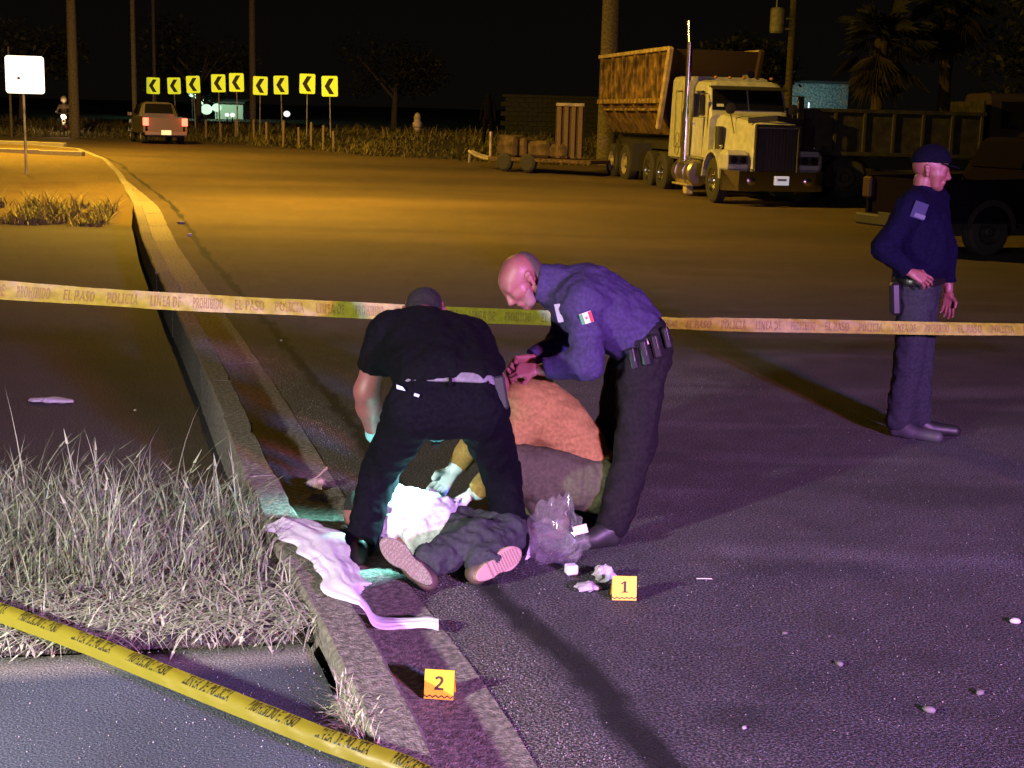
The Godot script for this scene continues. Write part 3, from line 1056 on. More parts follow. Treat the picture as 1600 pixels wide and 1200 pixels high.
func far_things() -> void:
	var rng := RandomNumberGenerator.new()
	rng.seed = 77
	# fan palm
	var g := Vector3(12.3, rise(-47.0), -47.0)
	for pl in [[Vector3(11.7, 0.5, -47.0), 4.2, "taller fan palm with a ragged skirt behind the tipper truck"], [Vector3(14.3, 0.5, -48.5), 5.6, "second fan palm, right behind the standing officer's cap"]]:
		var o := thing("palm_tree", pl[0])
		tag(o, pl[2], "palm", "fan palms behind the tipper truck")
		var m := M.new()
		var h: float = pl[1]
		m.lathe(Vector3.ZERO, Vector3.UP, [[-0.3, 0.3], [0.5, 0.25], [h * 0.5, 0.2], [h, 0.22]], 12)
		obj("trunk", m, mat("palm_bark", 0.12, 0.085, 0.05, 0.95, 0.0, {"tint": noise_tex("wood", FastNoiseLite.TYPE_SIMPLEX, 0.03, 0.55, 1.0, 4), "scale": 2.0}), o)
		var fm := M.new()
		var dm := M.new()
		for k in 46:
			var a := rng.randf() * TAU
			var e := rng.randf_range(-1.25, 1.3)
			var dead := e < -0.45
			var d := Vector3(cos(a) * cos(e), sin(e), sin(a) * cos(e))
			var base := Vector3(0, h - (0.6 * rng.randf() if dead else 0.0), 0)
			var hub := base + d * rng.randf_range(0.5, 0.95)
			var t: M = dm if dead else fm
			t.cyl(base, hub, 0.018, 0.012, 5)
			var side := d.cross(Vector3.UP).normalized()
			var up := side.cross(d).normalized()
			for f in 15:
				var q := (f - 7) / 7.0 * 1.25
				var fd := (d * cos(q) + side * sin(q) - up * 0.2 * absf(q)).normalized()
				var L := rng.randf_range(0.75, 1.05)
				var tip := hub + fd * L - Vector3(0, 0.22, 0) * L
				var wd := fd.cross(up).normalized() * 0.035
				t.col = Color.WHITE * rng.randf_range(0.6, 1.2)
				t.quad(hub, hub + fd * L * 0.55 + wd, tip, hub + fd * L * 0.55 - wd, up)
		obj("crown", fm, mat("palm_leaf", 0.022, 0.024, 0.008, 0.6, 0.0, {"vc": true, "back": Color(0.08, 0.08, 0.03)}), o)
		obj("dead_fronds", dm, mat("palm_dead", 0.035, 0.027, 0.013, 0.9, 0.0, {"vc": true}), o)
	tree("broad_tree", Vector3(17.5, 0.5, -47.0), 6.5, 2.6, 31, "broad dark tree at the right edge behind the tipper truck")
	tree("broad_tree", Vector3(9.0, 0.6, -58.0), 4.6, 2.2, 32, "low dark tree in front of the lit pale wall")
	tree("broad_tree", Vector3(-17.5, 1.0, -78.0), 5.2, 3.2, 33, "dark bushy tree behind the first chevron signs")
	tree("broad_tree", Vector3(-25.0, 1.1, -72.0), 4.5, 3.0, 34, "dark bushy tree behind the motorcycle")
	tree("broad_tree", Vector3(-24.6, 1.2, -112.0), 3.6, 1.9, 36, "small dark tree before the pale shed of the far yard")
	tree("broad_tree", Vector3(-7.0, 1.2, -80.0), 4.8, 3.0, 35, "dark tree far behind the last chevron sign")
	# long block wall at the back of the lot, laid in courses
	var wall := thing("block_wall", Vector3(-0.6, 0.35, -62.0))
	tag(wall, "weathered grey-green block wall behind the flatbed trailer", "wall")
	var bm := mat("wall_block", 0.04, 0.042, 0.025, 0.95, 0.0, {"tint": noise_tex("concrete_tint", FastNoiseLite.TYPE_SIMPLEX_SMOOTH, 0.02, 0.42, 1.0, 6, 1024), "world": true, "scale": 0.5})
	var m := M.new()
	for r in 12:
		for k in 25:
			var w := 0.39
			m.box(Vector3(k * 0.4 + (0.2 if r % 2 else 0.0), 0.1 + r * 0.2 + rng.randf_range(-0.003, 0.003), 0), Vector3(w, 0.19, 0.15 + rng.randf() * 0.01), Basis(), 0.008)
	var blocks := obj("blocks", m, bm, wall)
	blocks.set_meta("kind", "stuff")
	m = M.new()
	m.box(Vector3(4.9, 2.46, 0), Vector3(10.1, 0.12, 0.24), Basis(), 0.02)
	obj("coping", m, bm, wall)
	# pale building lit by a tube lamp
	var b := thing("low_building", Vector3(13.0, 0.6, -63.0))
	tag(b, "pale low building lit blue-white, partly hidden by a tree", "building")
	m = M.new()
	m.box(Vector3(0.1, 1.55, -1.5), Vector3(2.6, 3.1, 3.0), Basis(), 0.02)
	obj("wall", m, mat("pale_wall", 0.5, 0.58, 0.55, 0.9, 0.0, {"tint": noise_tex("concrete_tint", FastNoiseLite.TYPE_SIMPLEX_SMOOTH, 0.02, 0.42, 1.0, 6, 1024), "scale": 0.4}), b)
	m = M.new()
	m.box(Vector3(0.1, 3.16, -1.5), Vector3(2.8, 0.12, 3.2), Basis(), 0.02)
	obj("roof", m, mat("roof_dark", 0.05, 0.05, 0.05, 0.9), b)
	m = M.new()
	m.box(Vector3(0.3, 1.0, 0.012), Vector3(0.85, 2.0, 0.04), Basis(), 0.01)
	obj("door", m, mat("door_dark", 0.05, 0.05, 0.055, 0.7), b)
	var tl := thing("tube_lamp", Vector3(12.32, 2.35, -61.2))
	tag(tl, "upright glowing tube lamp before the pale building", "lamp")
	m = M.new()
	m.cyl(Vector3(0, 0, 0), Vector3(0, 0.5, 0), 0.03, 0.03, 8)
	obj("tube", m, mat("tube_glow", 0.85, 0.95, 1.0, 0.4, 0.0, {"emit": 1.1}), tl)
	m = M.new()
	m.cyl(Vector3(0, -2.2, 0), Vector3(0, 0, 0), 0.03, 0.03, 8)
	obj("lamp_post", m, mat("black_plastic", 0, 0, 0), tl)
	omni(Vector3(12.75, 3.0, -61.2), 1.1, Color(0.75, 0.98, 1.0), 0.1)
	# greenish lamps of a far yard, and single lamps
	var spots := [[Vector3(-27.37, 3.18, -120), 0.3, 0], [Vector3(-26.73, 2.98, -120), 0.38, 0], [Vector3(-26.41, 2.6, -120), 0.34, 0], [Vector3(-24.0, 1.9, -110), 0.4, 0], [Vector3(-23.2, 2.05, -110), 0.32, 0], [Vector3(-21.0, 1.55, -103), 0.14, 1], [Vector3(-20.6, 1.55, -103), 0.16, 1], [Vector3(-16.21, 1.73, -100), 0.21, 1]]
	var names := ["highest and leftmost of the greenish lamps below the third chevron sign", "large greenish lamp right of the leftmost one", "greenish lamp just below the third chevron sign post", "largest lamp low between the third and fourth signs", "low lamp beside the largest one", "left one of a pair of small white lamps behind the fourth sign post", "right one of a pair of small white lamps behind the fourth sign post", "single round white lamp between the sixth and seventh signs"]
	for i in spots.size():
		var q: Array = spots[i]
		var o := thing("yard_lamp", Vector3(q[0].x, land(q[0].x, q[0].z) - 0.3, q[0].z))
		tag(o, names[i], "lamp", "lamps of a far yard")
		m = M.new()
		m.cyl(Vector3.ZERO, Vector3(0, q[0].y - o.position.y, 0), 0.04, 0.03, 6)
		obj("lamp_post", m, mat("black_plastic", 0, 0, 0), o)
		m = M.new()
		m.ball(Vector3(0, q[0].y - o.position.y, 0), Vector3(q[1] * 1.15, q[1], q[1]), 12)
		obj("lamp_globe", m, mat("yard_glow_%d" % q[2], [0.6, 0.9][q[2]], 0.9, [0.62, 0.85][q[2]], 0.5, 0.0, {"emit": 1.2}), o)
	omni(Vector3(-25.5, 3.6, -117.0), 22.0, Color(0.8, 1.0, 0.85), 0.2)
	var shed := thing("yard_shed", Vector3(-24.6, land(-24, -121) - 0.3, -123.0))
	tag(shed, "low pale shed among the greenish lamps of the far yard", "shed")
	m = M.new()
	m.box(Vector3(0, 0.9, 0), Vector3(2.4, 1.8, 3.0), Basis(), 0.03)
	obj("wall", m, mat("shed_wall", 0.5, 0.55, 0.45, 0.9), shed)
	m = M.new()
	m.box(Vector3(0, 1.86, 0.1), Vector3(2.8, 0.12, 3.6), Basis(Vector3.RIGHT, 0.08), 0.02)
	obj("roof", m, mat("roof_dark", 0, 0, 0), shed)
	# a white bollard in the grass
	m = M.new()
	m.lathe(Vector3.ZERO, Vector3.UP, [[0.0, 0.0], [0.0, 0.17], [0.3, 0.16], [0.34, 0.2], [0.5, 0.2], [0.56, 0.14], [0.72, 0.15], [0.86, 0.1], [0.92, 0.0]], 14)
	var bo := obj("bollard", m, metal_paint("bollard_white", 0.6, 0.5, 0.42, 0.7))
	bo.position = Vector3(-4.25, land(-4.25, -60.0) - 0.05, -60.0)
	tag(bo, "small whitish bollard in the grass right of the signs", "bollard")
	flatbed()

func flatbed() -> void:
	var rust := mat("rusty_steel", 0.2, 0.115, 0.05, 0.85, 0.0, {"tint": noise_tex("rust", FastNoiseLite.TYPE_SIMPLEX_SMOOTH, 0.02, 0.25, 1.0, 6), "scale": 0.8})
	var base := Vector3(-1.35, 0.38, -42.6)
	var o := thing("flatbed_trailer", base, -0.55)
	tag(o, "low rusty flatbed trailer on the ground left of the dump trailer", "trailer")
	var m := M.new()
	m.box(Vector3(2.75, 0.34, 0), Vector3(3.4, 0.1, 1.6), Basis(), 0.01)
	obj("deck", m, rust, o)
	m = M.new()
	for z in [-0.3, 0.3]:
		var p := [Vector3(1.1, 0.28, z), Vector3(0.6, 0.3, z * 0.8), Vector3(0.2, 0.38, z * 0.5), Vector3(-0.1, 0.5, z * 0.2)]
		m.tube(p, 0.05, 6)
	m.tube([Vector3(-0.1, 0.5, 0), Vector3(-0.12, 0.15, 0)], 0.04, 6)
	obj("drawbar", m, metal_paint("pale_steel", 0.42, 0.37, 0.28, 0.6), o)
	for x in [1.6, 2.4]:
		m = M.new()
		m.lathe(Vector3(x, 0.25, 0.75), Vector3.BACK, [[-0.1, 0.0], [-0.1, 0.2], [-0.06, 0.26], [0.06, 0.26], [0.1, 0.2], [0.1, 0.0]], 16)
		obj("wheel", m, mat("rubber", 0.02, 0.019, 0.018, 0.85), o)
	m = M.new()
	m.box(Vector3(1.1, 0.72, 0.74), Vector3(0.07, 0.76, 0.07), Basis(), 0.01)
	obj("stake_post", m, metal_paint("pale_steel", 0, 0, 0), o)
	# panel of upright boards at its end
	var wood := mat("gate_board", 0.2, 0.13, 0.06, 0.85, 0.0, {"tint": noise_tex("wood", FastNoiseLite.TYPE_SIMPLEX, 0.03, 0.55, 1.0, 4), "scale": 1.5})
	var b := o.transform * Vector3(3.55, 0.42, 0.5)
	var p := thing("board_panel", b, -0.1)
	tag(p, "upright panel of dark boards standing at the flatbed's end", "panel")
	for k in 4:
		m = M.new()
		m.box(Vector3(-0.28 + k * 0.2, 0.72, 0), Vector3(0.12, 1.44, 0.05), Basis(), 0.008)
		obj("board", m, wood, p)
	m = M.new()
	m.box(Vector3(0.02, 1.49, 0), Vector3(0.8, 0.09, 0.1), Basis(), 0.01)
	obj("top_rail", m, metal_paint("pale_steel", 0, 0, 0), p)
	m = M.new()
	m.box(Vector3(0.02, 0.72, -0.06), Vector3(0.8, 1.38, 0.03), Basis(), 0.005)
	obj("backing", m, mat("board_back", 0.04, 0.03, 0.02, 0.9), p)
	var where := ["largest, at the drawbar end of the flatbed", "narrow, second from the drawbar", "slumped, in the middle of the flatbed", "low, against the board panel"]
	for k in 4:
		m = M.new()
		var s: Vector3 = [Vector3(0.7, 0.62, 0.6), Vector3(0.24, 0.56, 0.5), Vector3(0.72, 0.5, 0.6), Vector3(0.55, 0.42, 0.6)][k]
		m.box(Vector3(0, s.y / 2, 0), s, Basis(Vector3.BACK, 0.03 * (k - 1)), 0.09)
		for i in m.v.size():
			m.v[i] += Vector3.ONE * 0.04 * grain.get_noise_3d(m.v[i].x * 200 + k * 90, m.v[i].y * 200, m.v[i].z * 200)
		var c := obj("canvas_bale", m, mat("canvas", 0.17, 0.11, 0.05, 0.9, 0.0, {"tint": noise_tex("rust", FastNoiseLite.TYPE_SIMPLEX_SMOOTH, 0.02, 0.25, 1.0, 6), "scale": 0.25}))
		c.position = o.transform * Vector3([1.55, 2.08, 2.62, 3.25][k], 0.39, 0.35)
		c.rotation.y = -0.55
		tag(c, "brown canvas bale, " + where[k], "bale", "bales on the flatbed trailer")

# ---------- vehicles ----------
func wheel(o: Node3D, at: Vector3, r: float, w: float, rim_mat: Material, deep := 0.0) -> void:   # axle along x
	var m := M.new()
	var t := w / 2
	m.lathe(at, Vector3.RIGHT, [[-t, r * 0.56], [-t, r * 0.62], [-t * 0.98, r * 0.86], [-t * 0.75, r * 0.985], [-t * 0.3, r], [-t * 0.28, r * 0.97], [-t * 0.22, r * 0.97], [-t * 0.2, r], [t * 0.2, r], [t * 0.22, r * 0.97], [t * 0.28, r * 0.97], [t * 0.3, r], [t * 0.75, r * 0.985], [t * 0.98, r * 0.86], [t, r * 0.62], [t, r * 0.56], [-t, r * 0.56]], 28)
	var tyre := obj("wheel", m, mat("rubber", 0.02, 0.019, 0.018, 0.85), o)
	m = M.new()
	for s in [-1.0, 1.0]:
		m.lathe(at, Vector3.RIGHT * s, [[t * 0.9, r * 0.57], [t * 0.92, r * 0.52], [t * (0.45 - deep), r * 0.46], [t * (0.4 - deep), r * 0.25], [t * 0.9, r * 0.2], [t * 1.02, r * 0.12], [t * 1.02, 0.0]], 20)
		for k in 8:
			var a := TAU * k / 8.0
			m.ball(at + Vector3(s * t * (0.48 - deep), cos(a) * r * 0.34, sin(a) * r * 0.34), Vector3.ONE * r * 0.035, 6)
	obj("rim", m, rim_mat, tyre)

func panel(m: M, q: Array, th: float, out: Vector3) -> void:   # a plate with corners q
	var n: Vector3 = (q[1] - q[0]).cross(q[2] - q[0]).normalized()
	if n.dot(out) < 0: n = -n
	var b := []
	for p in q: b.append(p - n * th)
	for i in range(1, q.size() - 1):
		m.tri(q[0], q[i], q[i + 1], n)
		m.tri(b[0], b[i], b[i + 1], -n)
	var c := Vector3.ZERO
	for p in q: c += p
	c /= q.size()
	for i in q.size():
		var j := (i + 1) % q.size()
		m.quad(q[i], q[j], b[j], b[i], (q[i] + q[j]) * 0.5 - c)

func loft(m: M, secs: Array) -> void:   # closed rings of the same count, capped
	for i in secs.size() - 1:
		var a: Array = secs[i]
		var b: Array = secs[i + 1]
		var ca := Vector3.ZERO
		for p in a: ca += p
		for p in b: ca += p
		ca /= 2.0 * a.size()
		for k in a.size():
			var j := (k + 1) % a.size()
			m.quad(a[k], a[j], b[j], b[k], (a[k] + a[j] + b[k] + b[j]) * 0.25 - ca)
	for e in [0, secs.size() - 1]:
		var s: Array = secs[e]
		var c := Vector3.ZERO
		for p in s: c += p
		c /= s.size()
		var o: Vector3 = s[0] - (secs[1][0] if e == 0 else secs[e - 1][0])
		for k in s.size(): m.tri(c, s[k], s[(k + 1) % s.size()], o)

func ring(z: float, w: float, y0: float, y1: float, top: float, r := 0.06) -> Array:   # cross section of a body, w half width at the belt, top half width
	return [Vector3(-w + r, y0, z), Vector3(-w, y0 + r, z), Vector3(-lerpf(w, top, 0.9), y1 - r * 2, z), Vector3(-top + r, y1 - r * 0.5, z), Vector3(-top + r * 3, y1, z), Vector3(top - r * 3, y1, z), Vector3(top - r, y1 - r * 0.5, z), Vector3(lerpf(w, top, 0.9), y1 - r * 2, z), Vector3(w, y0 + r, z), Vector3(w - r, y0, z)]

func vehicles() -> void:
	semi_truck()
	dump_trailer()
	tipper()
	var pk := pickup("pickup_truck", Vector3(-14.35, rise(-56.5), -56.6), PI + 0.40, mat("pickup_paint", 0.085, 0.075, 0.05, 0.35, 0.0, {"coat": 0.5}))
	pk.scale = Vector3.ONE * 0.88
	tag(pk, "light pickup driving away round the curve, tail lamps lit", "pickup truck")
	motorcycle()
	var dk := pickup("parked_car", Vector3(8.35, rise(-22.6), -22.9), PI / 2 + 0.35, mat("paint_shaded", 0.007, 0.005, 0.009, 0.8, 0.0, {}), false)  # near-black paint carries the shade over this pickup
	mats["paint_shaded"].metallic_specular = 0.08
	tag(dk, "parked pickup at the right edge, deep shade put into its colours", "pickup truck")

func semi_truck() -> void:
	var o := thing("semi_truck", Vector3(5.47, rise(-31.9), -32.2), deg_to_rad(10.0))
	o.scale = Vector3.ONE * 0.97
	tag(o, "white long-nosed tractor truck with chrome bumper and exhaust stacks", "truck")
	var paint := metal_paint("truck_cream", 0.43, 0.45, 0.48, 0.35, 0.8)
	paint.clearcoat_enabled = true
	paint.clearcoat = 0.4
	var chrome := mat("chrome", 0.6, 0.6, 0.6, 0.2, 1.0)
	var dark := mat("truck_dark", 0.018, 0.017, 0.016, 0.6)
	var glass := mat("dark_glass", 0.006, 0.006, 0.008, 0.22)
	var m := M.new()
	for x in [-0.45, 0.45]:
		m.box(Vector3(x, 0.78, -2.6), Vector3(0.1, 0.26, 7.2))
	for z in [0.0, -4.3, -5.6]:
		m.cyl(Vector3(-1.0, 0.52, z), Vector3(1.0, 0.52, z), 0.09, 0.09, 8)
	obj("chassis", m, dark, o)
	for x in [-1.02, 1.02]:
		wheel(o, Vector3(x, 0.52, 0), 0.52, 0.28, chrome)
		for z in [-4.3, -5.6]:
			wheel(o, Vector3(x * 1.03, 0.52, z), 0.52, 0.27, chrome, 0.2)
			wheel(o, Vector3(x * 0.74, 0.52, z), 0.52, 0.27, dark, 0.2)
	# bonnet, tapering forwards
	m = M.new()
	loft(m, [ring(1.02, 0.52, 0.78, 1.8, 0.47, 0.05), ring(0.9, 0.56, 0.76, 1.86, 0.52, 0.06), ring(0.2, 0.66, 0.85, 1.95, 0.6, 0.07), ring(-0.95, 0.86, 0.95, 2.06, 0.78, 0.08)])
	obj("hood", m, paint, o)
	# grille with upright bars in a chrome surround
	m = M.new()
	m.box(Vector3(0, 1.24, 1.04), Vector3(0.92, 0.98, 0.06), Basis(), 0.02)
	var grille := obj("grille", m, dark, o)
	m = M.new()
	for k in 11:
		m.box(Vector3(-0.4 + k * 0.08, 1.24, 1.08), Vector3(0.016, 0.92, 0.02))
	obj("grille_bars", m, mat("dull_chrome", 0.04, 0.038, 0.045, 0.4, 0.5), grille)
	m = M.new()
	for x in [-0.5, 0.5]: m.box(Vector3(x, 1.24, 1.06), Vector3(0.07, 1.1, 0.09), Basis(), 0.02)
	m.box(Vector3(0, 1.78, 1.06), Vector3(1.07, 0.08, 0.09), Basis(), 0.02)
	obj("grille_surround", m, chrome, grille)
	m = M.new()
	m.box(Vector3(-0.3, 1.93, 0.86), Vector3(0.66, 0.13, 0.05), Basis(Vector3.UP, -0.3) * Basis(Vector3.BACK, 0.1), 0.02)
	m.box(Vector3(0.3, 1.93, 0.86), Vector3(0.66, 0.13, 0.05), Basis(Vector3.UP, 0.3) * Basis(Vector3.BACK, -0.1), 0.02)
	obj("bug_shield", m, dark, o)
	# wings over the front wheels
	for s in [-1.0, 1.0]:
		m = M.new()
		var arc := []
		for k in 11:
			var a := PI * (0.02 + 0.96 * k / 10.0)
			arc.append(Vector2(cos(a) * 0.68, 0.55 + sin(a) * 0.68))
		for k in 10:
			var a: Vector2 = arc[k]; var b: Vector2 = arc[k + 1]
			var x0: float = 0.5; var x1 := 1.2
			var sec := func(p: Vector2, r: float) -> Array: return [Vector3(s * x0, p.y * r + 0.55 * (1 - r), p.x * r), Vector3(s * x1, p.y * r + 0.55 * (1 - r), p.x * r)]
			var A: Array = sec.call(a, 1.0); var B: Array = sec.call(b, 1.0); var C: Array = sec.call(b, 0.9); var D: Array = sec.call(a, 0.9)
			m.quad(A[0], A[1], B[1], B[0], Vector3(0, (a.y + b.y) * 0.5 - 0.55, (a.x + b.x) * 0.5))
			m.quad(D[0], D[1], C[1], C[0], -Vector3(0, (a.y + b.y) * 0.5 - 0.55, (a.x + b.x) * 0.5))
			m.quad(A[1], B[1], C[1], D[1], Vector3(s, 0, 0))
		m.box(Vector3(s * 0.87, 0.98, 0.66), Vector3(0.62, 0.5, 0.5), Basis(), 0.1)
		obj("fender", m, paint, o)
		m = M.new()
		m.box(Vector3(s * 0.84, 1.02, 0.905), Vector3(0.46, 0.2, 0.04), Basis(), 0.03)
		var hl := obj("headlight", m, dark, o)
		for x in [-0.11, 0.11]:
			m = M.new()
			m.lathe(Vector3(s * 0.84 + x, 1.02, 0.925), Vector3.BACK, [[0.0, 0.085], [0.015, 0.08], [0.02, 0.0]], 14)
			obj("lens", m, glass, hl)
		m = M.new()   # marker lamp on the wing
		m.ball(Vector3(s * 1.12, 1.3, 0.42), Vector3(0.05, 0.06, 0.07), 10)
		obj("marker_lamp", m, chrome, o)
	# bumper and plate
	m = M.new()
	loft(m, [[Vector3(-1.2, 0.34, 0.78), Vector3(-1.2, 0.8, 0.78), Vector3(-1.2, 0.8, 0.9), Vector3(-1.2, 0.34, 0.9)], [Vector3(-0.9, 0.32, 1.0), Vector3(-0.9, 0.8, 1.0), Vector3(-0.9, 0.78, 1.2), Vector3(-0.9, 0.34, 1.18)], [Vector3(0.9, 0.32, 1.0), Vector3(0.9, 0.8, 1.0), Vector3(0.9, 0.78, 1.2), Vector3(0.9, 0.34, 1.18)], [Vector3(1.2, 0.34, 0.78), Vector3(1.2, 0.8, 0.78), Vector3(1.2, 0.8, 0.9), Vector3(1.2, 0.34, 0.9)]])
	obj("bumper", m, mat("bumper_chrome", 0.3, 0.3, 0.31, 0.14, 1.0), o)
	m = M.new()
	m.box(Vector3(0.1, 0.58, 1.22), Vector3(0.34, 0.2, 0.015), Basis(), 0.006)
	var pl := obj("licence_plate", m, mat("plate_emissive", 0.8, 0.82, 0.85, 0.5, 0.0, {"emit": 0.4, "ecol": Color(0.85, 0.87, 0.95)}), o)  # slight emission instead of light returned by the plate
	m = M.new()
	m.box(Vector3(0.1, 0.6, 1.2285), Vector3(0.22, 0.05, 0.002))
	obj("plate_print", m, mat("plate_grey", 0.25, 0.28, 0.33, 0.7), pl)
	for x in [-0.62, 0.72]:
		m = M.new()
		m.lathe(Vector3(x, 0.56, 1.19), Vector3.BACK, [[0.0, 0.1], [0.03, 0.095], [0.045, 0.05], [0.05, 0.0]], 14)
		obj("fog_lamp", m, chrome, o)
	# cab
	m = M.new()
	loft(m, [ring(-0.95, 0.98, 0.95, 2.02, 0.96, 0.05), ring(-1.0, 1.0, 0.95, 2.1, 0.97, 0.05), ring(-1.28, 1.02, 0.95, 2.72, 0.93, 0.06), ring(-1.45, 1.02, 0.95, 2.82, 0.92, 0.08), ring(-2.45, 1.02, 0.95, 2.86, 0.93, 0.08)])
	obj("cab", m, paint, o)
	for s in [-1.0, 1.0]:
		m = M.new()
		panel(m, [Vector3(s * 0.02, 2.14, -0.985), Vector3(s * 0.9, 2.14, -1.0), Vector3(s * 0.85, 2.66, -1.235), Vector3(s * 0.02, 2.68, -1.22)], 0.02, Vector3(0, 0.3, 1))
		var ws := obj("windscreen", m, glass, o)
		if s < 0:
			m = M.new()
			m.box(Vector3(-0.7, 2.24, -1.03), Vector3(0.17, 0.07, 0.006), Basis(Vector3.RIGHT, -0.42))
			obj("sticker", m, mat("sticker_white", 0.5, 0.52, 0.55, 0.6), ws)
		m = M.new()
		panel(m, [Vector3(s * 1.0, 2.02, -1.32), Vector3(s * 1.0, 2.02, -2.05), Vector3(s * 0.962, 2.58, -2.05), Vector3(s * 0.958, 2.58, -1.48)], 0.02, Vector3(s, 0, 0))
		for i in m.v.size(): m.v[i].x += s * 0.03
		obj("side_window", m, glass, o)
		m = M.new()
		panel(m, [Vector3(s * 1.03, 1.08, -1.3), Vector3(s * 1.03, 1.08, -2.12), Vector3(s * 1.03, 1.96, -2.12), Vector3(s * 1.03, 1.96, -1.3)], 0.02, Vector3(s, 0, 0))
		var dr := obj("door", m, paint, o)
		m = M.new()
		m.box(Vector3(s * 1.04, 1.8, -2.0), Vector3(0.03, 0.04, 0.16), Basis(), 0.01)
		obj("handle", m, chrome, dr)
		m = M.new()   # mirror on two arms
		m.tube([Vector3(s * 0.98, 2.5, -1.2), Vector3(s * 1.3, 2.5, -1.0)], 0.015, 6)
		m.tube([Vector3(s * 0.98, 1.95, -1.2), Vector3(s * 1.3, 1.95, -1.0)], 0.015, 6)
		m.box(Vector3(s * 1.3, 2.22, -1.02), Vector3(0.16, 0.56, 0.06), Basis(), 0.02)
		obj("mirror", m, chrome, o)
		m = M.new()   # round mirror on the wing
		m.tube([Vector3(s * 0.7, 1.6, 0.1), Vector3(s * 0.76, 2.1, -0.1)], 0.012, 6)
		m.lathe(Vector3(s * 0.76, 2.16, -0.1), Vector3.BACK, [[-0.04, 0.0], [-0.03, 0.11], [0.02, 0.13], [0.03, 0.0]], 18)
		obj("fender_mirror", m, dark, o)
		m = M.new()   # intake canister beside the bonnet
		m.cyl(Vector3(s * 0.86, 1.2, -0.5), Vector3(s * 0.86, 1.75, -0.5), 0.1, 0.1, 12)
		obj("air_cleaner", m, dark, o)
	m = M.new()
	panel(m, [Vector3(-0.93, 2.7, -1.25), Vector3(0.93, 2.7, -1.25), Vector3(0.93, 2.62, -0.9), Vector3(-0.93, 2.62, -0.9)], 0.02, Vector3.UP)
	obj("sun_visor", m, dark, o)
	for x in [-0.7, -0.35, 0.0, 0.35, 0.7]:
		m = M.new()
		m.ball(Vector3(x, 2.9, -1.5), Vector3(0.05, 0.04, 0.08), 8)
		obj("roof_lamp", m, mat("amber_lens", 0.25, 0.1, 0.03, 0.3), o)
	m = M.new()
	m.cyl(Vector3(0.15, 2.98, -1.9), Vector3(0.15, 2.98, -1.4), 0.05, 0.09, 12)
	obj("air_horn", m, chrome, o)
	# sleeper box
	m = M.new()
	loft(m, [ring(-2.5, 1.06, 0.9, 2.94, 1.0, 0.06), ring(-4.05, 1.06, 0.9, 2.98, 1.0, 0.06)])
	var sl := obj("sleeper", m, paint, o)
	for s in [-1.0, 1.0]:
		m = M.new()
		for q in [[1.9, -3.0, 0.02, 1.4], [1.9, -3.55, 0.02, 1.4]]:
			m.box(Vector3(s * 1.062, q[0], q[1]), Vector3(0.012, q[3], q[2]))
		for y in [1.2, 2.6]:
			m.box(Vector3(s * 1.06, y, -3.275), Vector3(0.012, 0.02, 0.53))
		for q in [[1.42, 0.14], [1.14, 0.13]]:
			var ringp := []
			for k in 17: ringp.append(Vector3(s * 1.066, q[0] + sin(TAU * k / 16.0) * q[1], -3.28 + cos(TAU * k / 16.0) * 0.16))
			m.tube(ringp, 0.008, 4)
		obj("sleeper_trim", m, mat("trim_brown", 0.12, 0.09, 0.06, 0.7), sl)
		# stack with a perforated guard
		m = M.new()
		if s < 0: m.cyl(Vector3(s * 1.14, 0.9, -2.3), Vector3(s * 1.14, 2.05, -2.3), 0.11, 0.11, 16)
		if s < 0: m.cyl(Vector3(s * 1.14, 2.05, -2.3), Vector3(s * 1.14, 2.2, -2.3), 0.11, 0.075, 16)
		if s < 0: m.cyl(Vector3(s * 1.14, 2.2, -2.3), Vector3(s * 1.14, 3.75, -2.3), 0.075, 0.075, 16)
		if s < 0: m.cyl(Vector3(s * 1.14, 3.7, -2.3), Vector3(s * 1.14, 4.25, -2.42), 0.065, 0.07, 14)
		if s < 0: obj("exhaust_stack", m, chrome, o)
		m = M.new()
		m.lathe(Vector3(s * 0.98, 0.62, -2.95), Vector3.BACK, [[0.0, 0.0], [0.0, 0.26], [0.04, 0.31], [1.36, 0.31], [1.4, 0.26], [1.4, 0.0]], 24)
		var tk := obj("fuel_tank", m, mat("polished_aluminium", 0.75, 0.7, 0.6, 0.28, 1.0), o)
		m = M.new()
		for z in [-2.6, -1.95]:
			m.lathe(Vector3(s * 0.98, 0.62, z), Vector3.BACK, [[-0.03, 0.312], [-0.03, 0.325], [0.03, 0.325], [0.03, 0.312]], 24)
		obj("tank_strap", m, chrome, tk)
		m = M.new()
		m.box(Vector3(s * 1.1, 0.32, -2.3), Vector3(0.3, 0.05, 1.3), Basis(), 0.01)
		m.box(Vector3(s * 1.12, 0.2, -1.95), Vector3(0.18, 0.22, 0.3), Basis(), 0.02)
		obj("step", m, metal_paint("pale_steel", 0.42, 0.37, 0.28, 0.6), o)

